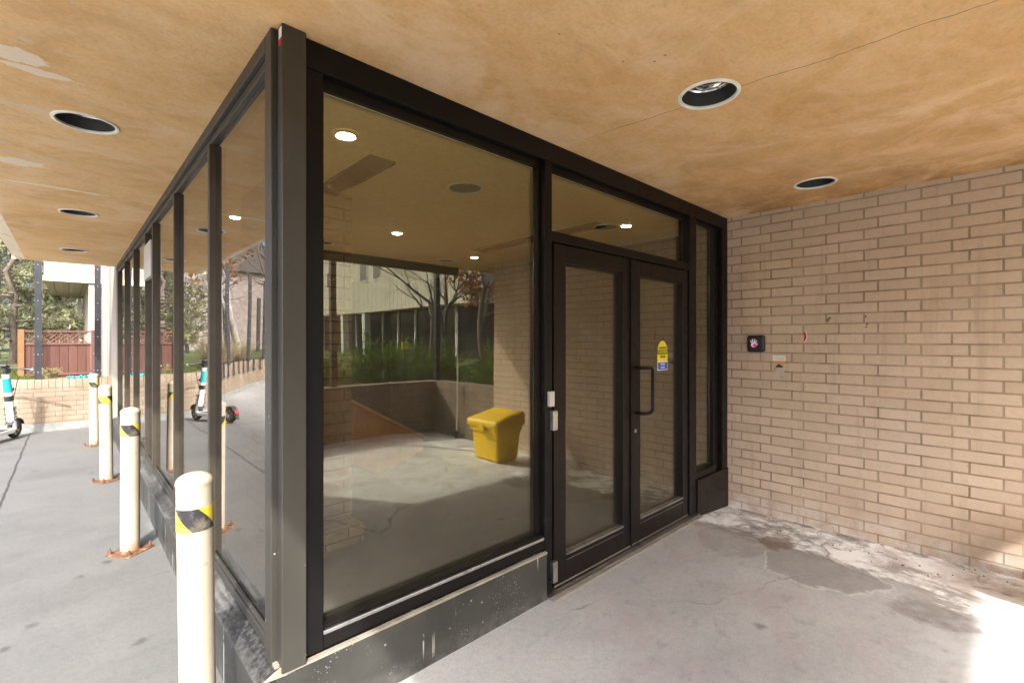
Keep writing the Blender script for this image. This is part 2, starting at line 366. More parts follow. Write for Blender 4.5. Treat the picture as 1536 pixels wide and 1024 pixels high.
M['foundation'] = simple('grey footing', (.20, .21, .20), .9, var=.2, bumps=.5, bscale=30, dirt=((.3, .3, .29), 5, .5, .6))
M['black_metal'] = simple('black anodised frame', (.0055, .0045, .0045), .42, var=.25, spec=.22, dirt=((.03, .025, .02), 6, .62, .5))
M['dark_bronze'] = simple('dark bronze frame', (.0085, .0058, .0048), .42, var=.3, spec=.25, dirt=((.035, .026, .02), 5, .6, .5))
def bronze():
    n = NT('weathered bronze metal'); o = n.obj(); z = n.sep(o)[2]
    f = n.noise(n.mapping(o, sc=(1, 1, .5)), 3, 5, .6)
    c = n.mix(n.ramp(f, .35, .65), (.050, .046, .038), (.064, .060, .050))
    c = n.mix(n.ramp(n.noise(o, 30, 5, .7), .5, .75, 0, .12), c, (.03, .025, .02))
    sp = n.math('MULTIPLY', n.ramp(n.voro(o, 38), .10, .16, 1, 0), n.ramp(n.math('SUBTRACT', n.noise(o, 5), n.math('MULTIPLY', z, .15)), .46, .5))
    c = n.mix(n.math('MULTIPLY', sp, .8), c, (.55, .53, .48))
    return n.bsdf(c, n.ramp(f, .3, .7, .38, .55), .35, None, .5)
M['bronze'] = bronze()
M['bronze_light'] = simple('brown bronze mullion', (.055, .045, .033), .45, .2, var=.2, vscale=6, dirt=((.05, .04, .03), 7, .55, .5))  # brown bronze tone of the mullions themselves
def kick():
    n = NT('splashed grey kick panel'); o = n.obj(); z = n.sep(o)[2]
    f = n.noise(o, 3.5, 6, .65)
    c = n.mix(n.ramp(f, .35, .65), (.030, .030, .026), (.050, .049, .042))
    drip = n.ramp(n.noise(n.mapping(o, sc=(34, 34, 1.0)), 1.0, 3, .5), .64, .68)
    drip = n.math('MULTIPLY', drip, n.ramp(n.noise(n.mapping(o, loc=(1, 2, 3)), 4.5, 5), .50, .54))
    sp = n.math('MULTIPLY', n.ramp(n.voro(o, 22), .07, .13, 1, 0), n.ramp(n.noise(o, 2.4, 6, .7), .52, .58))
    sp2 = n.math('MULTIPLY', n.ramp(n.voro(n.mapping(o, loc=(.5, .2, .1)), 75), .10, .22, 1, 0), n.ramp(n.noise(o, 3.1, 6, .7), .53, .60))
    c = n.mix(n.math('MULTIPLY', n.math('MAXIMUM', n.math('MAXIMUM', sp, sp2), drip), .75), c, (.52, .50, .46))
    base = n.math('MULTIPLY', n.ramp(z, .10, -.02), n.ramp(n.noise(o, 12, 6, .7), .40, .62))
    c = n.mix(n.math('MULTIPLY', base, .3), c, (.32, .30, .28))
    return n.bsdf(c, n.ramp(f, .3, .7, .35, .6), .1, None, .5)
M['kick'] = kick()
def ledge():
    n = NT('peeling metal sill'); o = n.obj()
    f = n.noise(n.mapping(o, sc=(7, .8, 7)), 1.6, 6, .6, .6)
    c = n.mix(n.ramp(f, .50, .64), (.030, .031, .031), (.17, .165, .15))
    c = n.mix(n.ramp(n.noise(o, 40, 5, .7), .45, .7, 0, .5), c, (.25, .24, .22))
    return n.bsdf(c, .42, .35, n.bump(n.noise(o, 30, 5, .7), .35, .004), .5)
M['ledge'] = ledge()
M['caulk'] = simple('cream caulk', (.27, .24, .19), .75, var=.2, vscale=12, bumps=.5, bscale=60)
M['alu'] = simple('brushed aluminium', (.55, .55, .54), .35, 1.0, var=.1, dirt=((.2, .19, .18), 9, .55, .6))
M['glass_front'] = glass_mat('tinted front glass', .112, (.84, .80, .66), (.95, .95, .84), (1, .97, .88), dirt=.045)
M['glass_side'] = glass_mat('tinted side glass', .12, (.60, .57, .48), (.95, .90, .80), (1, .98, .96))
M['glass_dark'] = simple('dark window glass', (.02, .024, .026), .06, spec=.8, var=.2)
def carpet():
    n = NT('grey carpet'); o = n.obj()
    c = n.mix(n.ramp(n.noise(o, 260, 3, .8), .35, .65), (.012, .011, .010), (.060, .055, .050))
    c = n.mix(n.ramp(n.noise(o, 2.5, 5), .4, .65, 0, .4), c, (.035, .032, .029))
    return n.bsdf(c, .95, 0, n.bump(n.noise(o, 300, 2), .6, .004), .1)
M['carpet'] = carpet()
M['int_ceiling'] = simple('textured interior ceiling', (.85, .78, .58), .9, var=.08, vscale=30, bumps=.6, bscale=70)
M['int_wall'] = simple('dark interior panelling', (.05, .034, .022), .6, var=.2, vscale=3)
M['wood'] = simple('orange varnished wood', (.40, .19, .06), .4, var=.2, vscale=4)
M['wood_dark'] = simple('varnished wood panel', (.42, .19, .065), .45, var=.25, vscale=4)
def bollard_paint():
    n = NT('cream bollard paint'); o = n.obj(); z = n.sep(o)[2]
    f = n.noise(n.mapping(o, sc=(3, 3, 1)), 3, 6, .6)
    c = n.mix(n.ramp(f, .35, .7), (.39, .34, .255), (.45, .405, .32))
    ru = n.math('MULTIPLY', n.ramp(n.noise(n.mapping(o, sc=(9, 9, 2)), 2.2, 7, .72), .60, .70), .5)
    c = n.mix(ru, c, (.26, .18, .10))
    ch = n.ramp(n.noise(o, 13, 8, .78), .61, .635); c = n.mix(n.math('MULTIPLY', ch, .7), c, (.20, .12, .06)); sc_ = n.ramp(n.noise(n.mapping(o, sc=(3, 3, 14)), 3, 5, .7), .60, .68, 0, .3); c = n.mix(sc_, c, (.20, .18, .15))
    c = n.mix(n.math('MULTIPLY', n.ramp(z, .14, 0), n.ramp(n.noise(o, 12, 5), .38, .6)), c, (.33, .16, .07))
    return n.bsdf(c, .42, 0, n.bump(n.noise(o, 25, 4), .12, .003), .5)
M['bollard'] = bollard_paint()
def tape():
    n = NT('yellow black tape'); uv = n.uv(); o = n.obj()
    sx = n.sep(uv); u = n.math('ADD', sx[0], n.math('MULTIPLY', sx[1], .9))
    fr = n.math('FRACT', n.math('DIVIDE', u, .1885))
    k = n.ramp(n.math('ABSOLUTE', n.math('SUBTRACT', fr, .5)), .245, .255)
    c = n.mix(k, (.022, .022, .026), (.60, .44, .03))
    c = n.mix(n.ramp(n.noise(o, 18, 6, .7), .48, .70, 0, .5), c, (.34, .29, .20))
    return n.bsdf(c, .38, 0, None, .5)
M['tape'] = tape()
M['rust'] = simple('rusty steel', (.12, .05, .022), .85, var=.5, vscale=30, bumps=.6, bscale=60, dirt=((.30, .20, .12), 14, .5, .8))
M['white_trim'] = simple('white light trim', (.88, .84, .74), .5, var=.1)
M['baffle'] = simple('black light baffle', (.028, .028, .027), .6, var=.2)
M['reflector'] = simple('chrome reflector', (.8, .8, .8), .12, 1.0, var=.05)
M['lamp_off'] = simple('frosted lamp', (.75, .75, .72), .3)
M['lamp_on'] = emit('lit lamp', (1.0, .92, .74), 90.0)
M['slot'] = simple('dark slot grille', (.035, .026, .015), .7)
M['plastic_black'] = simple('black plastic', (.017, .017, .019), .36, var=.2)
M['icon'] = emit('lit icon', (1.0, .78, .90), .11)
M['icon_red'] = emit('red indicator', (.9, .04, .14), .14)
M['sticker_white'] = simple('white sticker', (.80, .79, .76), .5, var=.06)
M['sticker_orange'] = simple('orange sticker', (.80, .30, .05), .5)
M['sticker_yellow'] = simple('yellow sticker', (.86, .74, .03), .45, var=.04)
M['sticker_blue'] = simple('blue sticker', (.03, .10, .50), .45)
M['sticker_red'] = simple('red sticker', (.50, .02, .02), .45)
M['ink'] = simple('black ink', (.02, .018, .015), .6)
M['plate'] = simple('clear plate', (.50, .43, .35), .4, dirt=((.10, .08, .06), 40, .58, .8))
M['yellow_plastic'] = simple('yellow moulded plastic', (.90, .60, .008), .45, var=.06, vscale=4, bumps=.15, bscale=120, dirt=((.55, .36, .05), 5, .6, .5))
M['scooter_white'] = simple('white scooter paint', (.78, .78, .78), .32, var=.04)
M['teal'] = simple('teal wrap', (.015, .36, .46), .35, var=.15, vscale=14)
M['tyre'] = simple('black rubber', (.022, .022, .022), .8, bumps=.4)
M['tail_red'] = simple('red tail lamp', (.55, .02, .03), .25)
M['deck_grey'] = simple('grey deck', (.40, .40, .40), .5)
M['scooter_black'] = simple('scooter black', (.02, .02, .022), .45)
M['fence_metal'] = simple('black fence steel', (.022, .024, .03), .42, var=.3)
M['wire'] = simple('fence wire', (.04, .04, .042), .6, .1)
M['stud'] = simple('steel stud', (.75, .75, .75), .3, .8)
def plank():
    n = NT('red stained boards'); uv = n.uv(); o = n.obj(); u = n.sep(uv)[0]
    fr = n.math('FRACT', n.math('DIVIDE', u, .142)); gap = n.ramp(n.math('ABSOLUTE', n.math('SUBTRACT', fr, .5)), .46, .485)
    rnd = n.add('TexWhiteNoise', {'noise_dimensions': '1D'}, W=n.math('FLOOR', n.math('DIVIDE', u, .142))).outputs[0]
    g = n.noise(n.mapping(o, sc=(14, 14, 1)), 2.5, 6, .65)
    c = n.mix(rnd, (.085, .036, .028), (.12, .053, .040)); c = n.mix(n.ramp(g, .35, .7, 0, .45), c, (.15, .078, .060))
    c = n.mix(gap, c, (.03, .014, .01))
    return n.bsdf(c, .75, 0, n.bump(n.math('SUBTRACT', n.math('MULTIPLY', g, .3), gap), .5, .01), .25)
M['plank'] = plank()
M['fence_post'] = simple('orange timber post', (.28, .10, .033), .7, var=.25, vscale=5)
M['lattice'] = simple('lattice strips', (.13, .05, .036), .75)
def ribbed(name, col, per=.30):
    n = NT(name); uv = n.uv(); o = n.obj(); u = n.sep(uv)[0]
    fr = n.math('ABSOLUTE', n.math('SUBTRACT', n.math('FRACT', n.math('DIVIDE', u, per)), .5)); gap = n.ramp(fr, .45, .48)
    c = n.mix(n.ramp(n.noise(n.mapping(o, sc=(2, 2, .6)), 2, 6, .6), .35, .7), tuple(x * .88 for x in col), col)
    c = n.mix(n.math('MULTIPLY', gap, .6), c, tuple(x * .45 for x in col))
    return n.bsdf(c, .85, 0, n.bump(n.math('SUBTRACT', n.math('MULTIPLY', n.noise(o, 40, 4), .15), gap), .5, .015), .2)
M['ribbed'] = ribbed('pale ribbed panel', (.40, .345, .28))
M['ribbed_far'] = ribbed('pale ribbed cladding', (.64, .60, .48), .45)
M['pale_grey'] = simple('pale grey metal', (.52, .50, .46), .4, .2, var=.08)
M['window_frame'] = simple('white window frame', (.70, .68, .62), .5)
M['house_brick'] = simple('reddish grey masonry', (.27, .225, .205), .9, var=.25, vscale=3)
M['roofing'] = simple('dark roofing', (.08, .075, .07), .9)
M['soil'] = simple('dry soil', (.20, .15, .10), .95, var=.35, vscale=6, bumps=.6, bscale=20)
def grassy():
    n = NT('rough lawn'); o = n.obj()
    f = n.noise(o, 1.2, 7, .65); g = n.noise(o, 35, 4, .7)
    c = n.mix(n.ramp(f, .4, .6), (.045, .085, .018), (.19, .15, .085)); c = n.mix(n.ramp(g, .35, .7, 0, .6), c, (.075, .12, .03))
    return n.bsdf(c, .95, 0, n.bump(g, .7, .03), .1)
M['lawn'] = grassy()
M['bark'] = simple('grey bark', (.135, .105, .08), .95, var=.35, vscale=9, bumps=.7, bscale=30)
M['bark_pale'] = simple('pale bark', (.42, .38, .33), .9, var=.35, vscale=7, bumps=.5, bscale=25)
M['needles'] = leaf_mat('evergreen needles', (.10, .115, .065), (.46, .45, .25), .45)
M['juniper'] = leaf_mat('juniper sprays', (.030, .065, .012), (.20, .29, .04), .3)
M['dry_leaf'] = leaf_mat('dry orange leaves', (.16, .065, .025), (.42, .20, .085), .35)
M['bud'] = leaf_mat('spring buds', (.14, .13, .05), (.30, .27, .10), .4)
M['straw'] = leaf_mat('dry straw stems', (.30, .24, .13), (.55, .47, .30), .3)
M['far_leaf'] = leaf_mat('distant grey-green woods', (.10, .10, .085), (.24, .22, .17), .3)
M['grass_blade'] = leaf_mat('grass blades', (.05, .075, .02), (.17, .20, .06), .35)
M['tarp'] = simple('teal tarp', (.03, .33, .40), .45, var=.25, vscale=20)
M['sign_purple'] = simple('purple sign letters', (.34, .25, .42), .6)

# ------------------------------------------------------------------ ground
H = 2.715                                    # underside of the canopy
YF, XS = 1.96, .60                           # glass planes
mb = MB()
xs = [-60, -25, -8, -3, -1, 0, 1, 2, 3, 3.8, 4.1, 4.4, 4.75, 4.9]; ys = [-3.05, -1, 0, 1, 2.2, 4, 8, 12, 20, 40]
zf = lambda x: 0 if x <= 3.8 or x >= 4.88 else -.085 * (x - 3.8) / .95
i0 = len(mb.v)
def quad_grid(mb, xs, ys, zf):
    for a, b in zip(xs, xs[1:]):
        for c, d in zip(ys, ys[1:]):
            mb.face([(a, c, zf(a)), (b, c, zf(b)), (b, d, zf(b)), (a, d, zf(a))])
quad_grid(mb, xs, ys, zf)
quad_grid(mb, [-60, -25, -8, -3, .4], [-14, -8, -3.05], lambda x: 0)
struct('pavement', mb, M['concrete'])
mb = MB()
for a, b in zip([-500, -100, 0, 100], [-100, 0, 100, 500]):
    for c, d in zip([-500, -100, 0, 100], [-100, 0, 100, 500]): mb.face([(a, c, -.12), (b, c, -.12), (b, d, -.12), (a, d, -.12)])
struct('ground', mb, M['lawn'])

# ------------------------------------------------------------------ brick wall beside the door
w = empty('brick_wall', (4.82, 4.1, 0), 'tall tan brick wall with dark joints running past the entrance doors', 'wall', kind='thing')
b = MB(); b.box(4.671, 4.97, -1.44, 9.85, -.13, H + .02); b.build('masonry', M['brick'], w)

for (y, z, a) in ((1.06, 1.70, .02), (1.045, 1.715, .014), (.80, 1.72, .012), (.79, 1.66, .014), (.795, 1.635, .010), (1.13, 1.50, .008)):
    b = MB(); b.prism([(y + a * math.cos(k * .9) * (.6 + .4 * (k % 2)), z + a * math.sin(k * .9) * .8) for k in range(7)], 'x', 4.6695, 4.6708); b.build('anchor_hole', M['soil'], w)
# ------------------------------------------------------------------ canopy
c = empty('canopy', (2.2, 3.8, H), 'broad tan stucco canopy slab covering the entrance', 'canopy')
LX = [(.07, 3.46), (.07, 5.95), (.055, 8.46), (2.25, 1.0), (4.1, 1.01), (4.1, -1.85), (2.25, -1.85), (.07, .97)]
b = MB(); b.box(-.46, 5.4, -2.4, 9.95, H, H + .36)
slab = b.build('soffit', M['stucco'], c)
cut = MB()
for x, y in LX: cut.lathe([(0, -.05), (.128, -.05), (.128, .20), (0, .20)], (x, y, H), 40)
co = cut.build('cutter', M['stucco'], c)
bm = slab.modifiers.new('b', 'BOOLEAN'); bm.object = co; bm.operation = 'DIFFERENCE'; bm.solver = 'EXACT'
dg = bpy.context.evaluated_depsgraph_get()
me = bpy.data.meshes.new_from_object(slab.evaluated_get(dg)); slab.modifiers.clear(); slab.data = me
for p in me.polygons: p.use_smooth = False
bpy.data.objects.remove(co)
b = MB()   # chamfered cream edge along the sidewalk side and the far end
b.prism([(-.46, H + .001), (-.60, H + .055), (-.60, H + .36), (-.46, H + .36)], 'y', -2.4, 9.95)
b.build('edge_trim', M['cream_edge'], c)
b = MB(); b.prism([(9.95, H + .001), (10.05, H + .05), (10.05, H + .36), (9.95, H + .36)], 'x', -.60, 5.4); b.build('edge_trim', M['cream_edge'], c)
b = MB(); b.prism([(-2.4, H + .001), (-2.47, H + .05), (-2.47, H + .36), (-2.4, H + .36)], 'x', -.60, 5.4)
b.build('edge_trim', M['cream_edge'], c)
b = MB(); b.box(-.3, 4.66, -2.38, -2.28, H - .12, H - .001); b.build('drop_beam', M['dark_bronze'], c)
# canopy support at the street corner
pr = empty('brick_pier', (.35, -2.1, 0), 'square brick pier holding up the street corner of the canopy', 'pier')
b = MB(); b.box(-.15, .83, -2.27, -1.75, 0, H - .001); b.build('shaft', M['brick'], pr)
b = MB(); b.box(-.19, .87, -2.31, -1.71, 0, .14); b.build('plinth', M['foundation'], pr)

# ------------------------------------------------------------------ canopy downlights (unlit)
def downlight(x, y, label):
    e = empty('canopy_downlight', (x, y, H), label, 'downlight', 'unlit round downlights recessed in the stucco canopy')
    b = MB(); b.lathe([(.123, .004), (.123, -.004), (.128, -.008), (.140, -.006), (.142, -.0005), (.128, -.0005)], (x, y, H), 48); b.build('trim_ring', M['white_trim'], e)
    b = MB(); b.lathe([(.124, .0), (.118, .035), (.110, .066), (.116, .067), (.1265, .02)], (x, y, H), 40); b.build('baffle', M['baffle'], e)
    b = MB(); b.lathe([(.112, .068), (.107, .074), (.109, .080), (.104, .10), (.09, .135), (.06, .165), (.0, .178)], (x, y, H), 40); b.build('reflector', M['reflector'], e)
    b = MB(); b.lathe([(.0, .132), (.03, .135), (.045, .148), (.048, .168)], (x, y, H), 24); b.build('lamp', M['lamp_off'], e)
    return e
dl = ['unlit canopy downlight over the sidewalk, largest of the row beside the glazing', 'unlit canopy downlight over the sidewalk, middle one of the row beside the glazing',
      'unlit canopy downlight over the sidewalk, small one nearest the far canopy end', 'unlit canopy downlight with bright chrome inside, crossed by a hairline ceiling crack',
      'unlit canopy downlight close to the top of the brick wall', 'unlit canopy downlight near the brick wall seen only mirrored in the front glass',
      'unlit canopy downlight behind the viewer between the brick pier and brick wall', 'unlit canopy downlight above the viewer at the sidewalk corner']
for (x, y), l in zip(LX, dl): downlight(x, y, l)

# ------------------------------------------------------------------ front storefront
f = empty('storefront', (2.6, YF, 0), 'black framed glass storefront with double entrance doors and one large window', 'storefront')
b = MB()
b.box(.672, 4.671, 1.891, 2.0, 2.60, H - .002)                     # head
b.box(.672, .744, 1.893, 1.998, .288, 2.598)                       # jamb by the corner post
b.box(2.056, 2.118, 1.893, 1.998, .0, 2.598)                      # mullion beside the doors
b.box(2.120, 3.888, 1.897, 1.996, 2.128, 2.19)                    # door header
b.box(3.89, 4.017, 1.893, 1.998, .0, 2.598)                       # mullion right of the doors
b.box(4.02, 4.43, 1.9, 1.995, .300, .360)                         # sidelight sill
b.box(4.432, 4.545, 1.925, 1.995, .302, 2.598); b.box(4.547, 4.669, 1.889, 1.99, .302, 2.598)
b.build('frame', M['black_metal'], f, bevel=.003)
b = MB()                                                          # brown glazing stops inside the frame
b.box(.746, 2.054, 1.93, 1.952, 2.555, 2.598); b.box(2.12, 3.888, 1.93, 1.952, 2.56, 2.598); b.box(2.030, 2.054, 1.93, 1.952, .362, 2.553)
b.box(.746, .760, 1.93, 1.952, .362, 2.553); b.box(4.02, 4.43, 1.93, 1.952, 2.57, 2.598)
b.build('glazing_stop', M['dark_bronze'], f)
b = MB(); b.box(.746, 2.054, 1.896, 1.99, .288, .342); b.build('bottom_rail', M['black_metal'], f, bevel=.003)
b = MB(); b.box(.746, 2.054, 1.9125, 1.953, .3425, .374); b.build('glazing_stop', M['black_metal'], f)
b = MB(); b.box(.746, 2.054, 1.896, 1.912, .3425, .360); b.build('sill_bead', M['alu'], f, bevel=.004)
b = MB(); b.box(.565, 2.054, 1.876, 2.0, -.05, .270); b.build('kick_panel', M['kick'], f, bevel=.003)

b = MB(); b.box(4.019, 4.669, 1.880, 1.995, -.13, .298); b.build('kick_panel', M['dark_bronze'], f, bevel=.004)
cb = MB(); rnd = random.Random(3)
xx = [.575 + k * .148 for k in range(11)]
for a, d in zip(xx, xx[1:]): cb.box(a, d, 1.8725 + rnd.uniform(0, .001), 1.8945, .2705, .2815 + rnd.uniform(-.0006, .0006))
cb.build('caulk_strip', M['caulk'], f)
b = MB(); b.box(.762, 2.028, YF - .004, YF + .004, .344, 2.553); b.build('window_pane', M['glass_front'], f)
b = MB(); b.box(2.12, 3.886, YF - .004, YF + .004, 2.192, 2.558); b.build('transom_pane', M['glass_front'], f)
b = MB(); b.box(4.02, 4.430, YF - .004, YF + .004, .362, 2.568); b.build('sidelight_pane', M['glass_front'], f)
b = MB(); b.box(2.06, 4.015, 1.855, 2.0, .0, .014); b.build('threshold', M['alu'], f, bevel=.004)
b = MB(); b.box(2.06, 4.015, 1.828, 1.853, -.004, .008); b.build('caulk_strip', M['caulk'], f)
doors = []
for (x0, x1, gx0, gx1, lab) in ((2.150, 2.982, 2.262, 2.895, 'entrance door leaf with silver pivot hinges beside the large window'), (2.998, 3.880, 3.125, 3.790, 'entrance door leaf with black pull handle and yellow caution sticker')):
    b = MB(); y0, y1 = 1.905, 1.975
    b.box(x0, gx0, y0, y1, .022, 2.122); b.box(gx1, x1, y0, y1, .022, 2.122)
    b.box(gx0 + .0005, gx1 - .0005, y0 + .001, y1 - .001, .022, .188); b.box(gx0 + .0005, gx1 - .0005, y0 + .001, y1 - .001, 2.010, 2.122)
    d = b.build('door', M['dark_bronze'], f, bevel=.004); d['label'] = lab
    b = MB(); b.box(gx0 - .002, gx1 + .002, 1.948, 1.955, .19, 2.008); b.build('door_pane', M['glass_front'], d)
    b = MB(); b.box(gx0, gx1, y0 - .004, 1.945, .189, .200); b.box(gx0, gx1, y0 - .003, y0 + .0005, .158, .161); b.build('glazing_bead', M['alu'], d)
    b = MB(); b.box(x0, x1, y0 - .003, y0, .024, .034); b.build('sweep', M['alu'], d)
    doors.append(d)
b = MB()
for (z, dz, y) in ((1.05, .058, 0), (.145, .062, 0)):
    b = MB(); b.box(2.096, 2.134, 1.862, 1.892, z - dz, z + dz); b.box(2.099, 2.131, 1.858, 1.862, z - dz + .006, z + dz - .006)
    b.build('pivot_hinge', M['alu'], doors[0], bevel=.003)
b = MB(); b.box(2.075, 2.115, 1.868, 1.8925, 1.135, 1.225); b.build('latch_guard', M['pale_grey'], f, bevel=.003)
b = MB(); b.tube([(3.06, 1.907, 1.325), (3.06, 1.85, 1.325), (3.085, 1.83, 1.325), (3.13, 1.828, 1.325), (3.155, 1.828, 1.318), (3.168, 1.828, 1.295), (3.168, 1.828, 1.02), (3.155, 1.828, 1.0), (3.13, 1.828, .992), (3.085, 1.83, .992), (3.06, 1.85, .992), (3.06, 1.907, .992)], .0125, 14)
b.build('pull_handle', M['black_metal'], doors[1])
b = MB(); b.lathe([(.0, 0), (.014, 0), (.014, .01), (.0, .01)], (0, 0, 0), 20)
b2 = MB(); b2.join(b, Matrix.Translation((3.045, 1.906, .86)) @ Matrix.Rotation(R(90), 4, 'X')); b2.build('lock_cylinder', M['alu'], doors[1])
b = MB(); b.box(2.98, 2.999, 1.895, 1.904, .03, 2.118); b.build('astragal', M['black_metal'], doors[0])
# caution sticker: arched top, sits on the outer glass
def arch(x0, x1, z0, z1, n=14):
    cx, r = (x0 + x1) / 2, (x1 - x0) / 2; zt = z1 - r * 1.25
    return [(x0, z0), (x1, z0)] + [(cx + r * math.cos(math.pi * k / n), zt + r * 1.25 * math.sin(math.pi * k / n)) for k in range(n + 1)]
sx0, sx1, sz0, sz1 = 3.445, 3.605, 1.285, 1.525
b = MB(); b.prism(arch(sx0, sx1, sz0, sz1), 'y', 1.9458, 1.9475); st = b.build('caution_sticker', M['sticker_yellow'], doors[1])
b = MB(); b.box(sx0, sx1, 1.9450, 1.9457, sz0, sz0 + .072); b.build('sticker_panel', M['sticker_white'], st)
b = MB(); b.box(sx0 + .006, sx1 - .006, 1.9443, 1.9449, sz0 + .006, sz0 + .064); b.build('sticker_panel', M['sticker_blue'], st)
b = MB(); b.box(sx0, sx1, 1.9450, 1.9457, 1.415, 1.451); b.build('sticker_band', M['ink'], st)
def front_text(s, x, z, size, m, y, parent):
    return text(s, size, m, None, Matrix.Translation((x - 2.6, y - YF, z)) @ Matrix.Rotation(R(90), 4, 'X'))
def add_mesh(name, me, parent):
    o = bpy.data.objects.new(name, me); COL.objects.link(o); o.parent = parent; o['_wl'] = list(WL(parent)); return o
cxs = (sx0 + sx1) / 2
for s, z, sz, m in (('AUTOMATIC', 1.466, .021, 'ink'), ('CAUTION', 1.433, .032, 'sticker_yellow'), ('DOOR', 1.395, .026, 'ink'), ('STAND', 1.334, .022, 'sticker_white'), ('CLEAR', 1.308, .022, 'sticker_white')):
    add_mesh('lettering', front_text(s, cxs, z, sz, M[m], 1.9438, st), st)

# ------------------------------------------------------------------ side storefront along the sidewalk
s_ = empty('storefront', (XS, 5.9, 0), 'long row of narrow bronze framed glass panes along the bollard sidewalk', 'storefront')
YE = 9.85
b = MB(); b.box(.556, .66, 1.994, YE, 2.655, H - .002); b.box(.575, .645, 1.994, YE, 2.615, 2.653); b.build('head_rail', M['bronze'], s_, bevel=.003)
b = MB(); b.box(.572, .66, 1.994, YE, .302, .345); b.box(.580, .60 - .006, 1.994, YE, .346, .362); b.build('bottom_rail', M['bronze'], s_, bevel=.003)
b = MB(); b.prism([(.497, .262), (.497, .274), (.57, .300), (.66, .300), (.66, .262)], 'y', 1.874, YE); b.build('sill_ledge', M['ledge'], s_, bevel=.002)
b = MB(); b.prism([(.505, -.05), (.505, .261), (.60, .261), (.60, -.05)], 'y', 1.878, YE); b.build('kick_panel', M['kick'], s_)
MY = [3.06, 4.25, 5.47, 6.05, 7.22, 8.45, 9.70]
for y in MY: b = MB(); b.box(.5035, .505, y - .003, y + .003, .0, .26); b.build('panel_joint', M['ink'], s_)
for y in MY:
    b = MB(); b.box(.566, .645, y - .022, y - .003, .3465, 2.6145); b.box(.566, .645, y + .003, y + .022, .3465, 2.6145); b.box(.574, .64, y - .0029, y + .0029, .3465, 2.6145)
    b.build('mullion', M['bronze_light'], s_, bevel=.0015, seg=1)
edges = [1.992] + MY; rnd = random.Random(11)
for a, d in zip(edges, edges[1:]):
    b = MB(); y0, y1 = a + .022, d - .022; t = rnd.uniform(-.0006, .0006) * (y1 - y0) / 2
    b.prism([(XS - .004 + t, y0), (XS + .004 + t, y0), (XS + .004 - t, y1), (XS - .004 - t, y1)], 'z', .347, 2.614)
    b.build('pane', M['glass_side'], s_)
b = MB(); b.box(.556, .65, 1.918, 1.992, .3005, H - .002); b.build('corner_jamb', M['bronze'], s_, bevel=.003)
b = MB(); b.box(.578, .668, 1.862, 1.915, .284, H - .0015); b.box(.60, .668, 1.916, 1.99, .302, H - .003); b.build('corner_post', M['bronze'], s_, bevel=.004)
b = MB(); b.box(.5765, .578, 1.868, 1.895, 2.635, 2.66); b.build('tape_remnant', M['sticker_red'], s_)
b = MB(); b.box(.5765, .578, 1.864, 1.892, 2.661, 2.70); b.build('tape_remnant', M['sticker_white'], s_)
b = MB(); b.prism([(.515, .278), (.578, .306), (.60, .306), (.60, .27)], 'y', 1.868, 1.876); b.box(.560, .577, 1.885, 1.914, .3005, .312); b.build('caulk_strip', M['caulk'], s_)
b = MB(); b.box(.553, .592, 5.502, 6.018, 2.13, 2.47); b.build('infill_panel', M['pale_grey'], s_, bevel=.004)

# ------------------------------------------------------------------ interior
b = MB(); b.box(.66, 4.66, 2.01, 9.84, -.05, .010); struct('interior_floor', b, M['carpet'])
b = MB(); b.box(.67, 4.665, 2.005, 9.84, 2.62, 2.70); struct('interior_ceiling', b, M['int_ceiling'])
iw = empty('interior_wall', (2.7, 9.0, 0), 'dark panelling at the far lobby end and an added dark lining along the brick', 'wall', kind='thing')
b = MB(); b.box(.67, 4.66, 8.4, 8.6, .012, 2.61); b.build('panelling', M['int_wall'], iw)
b = MB(); b.box(.67, 4.63, 8.385, 8.399, .012, .13); b.build('skirting', M['ink'], iw)
b = MB(); b.box(4.635, 4.6695, 2.02, 8.398, .012, 2.61); b.build('panelling', M['int_wall'], iw)  # added dark lining, keeps the lobby dim so the mirrored brick shows
for (x, y, l) in ((1.07, 2.42, 'lit lobby ceiling lamp just inside the glass corner'), (2.43, 4.27, 'lit lobby ceiling lamp in the middle of the lobby'), (3.88, 4.83, 'lit lobby ceiling lamp deepest in the lobby, beside the brick'), (3.85, 2.5, 'lit lobby ceiling lamp just behind the transom over the doors'), (1.07, 4.7, 'lit lobby ceiling lamp seen through the side glazing')):
    e = empty('ceiling_lamp', (x, y, 2.62), l, 'lamp', 'lit round lobby ceiling lamps')
    b = MB(); b.lathe([(.043, -.001), (.044, -.008), (.052, -.012), (.070, -.006), (.072, -.001)], (x, y, 2.62), 36); b.build('trim_ring', M['white_trim'], e)
    b = MB(); b.lathe([(.0, -.018), (.024, -.016), (.036, -.012), (.042, -.006), (.042, -.001), (0, -.001)], (x, y, 2.62), 30); b.build('lens', M['lamp_on'], e)
for (x, y0, y1, l) in ((1.37, 2.58, 4.0, 'dark slot air diffuser near the glass corner'), (3.62, 2.62, 4.45, 'dark slot air diffuser behind the doors')):
    e = empty('air_diffuser', (x, (y0 + y1) / 2, 2.62), l + ' in the lobby ceiling', 'diffuser', 'slot diffusers in the lobby ceiling')
    b = MB(); b.box(x - .075, x + .075, y0, y1, 2.606, 2.6195); b.build('grille', M['slot'], e)
    b = MB(); b.box(x - .085, x - .0755, y0, y1, 2.602, 2.6195); b.box(x + .0755, x + .085, y0, y1, 2.602, 2.6195); b.build('border', M['slot'], e)
pl = empty('brick_pillar', (1.2, 3.7, 0), 'dark brick pillar on a low plinth inside the lobby', 'pillar')
b = MB(); b.box(.95, 1.56, 3.42, 4.0, .22, 2.6); b.build('shaft', M['brick_in'], pl)
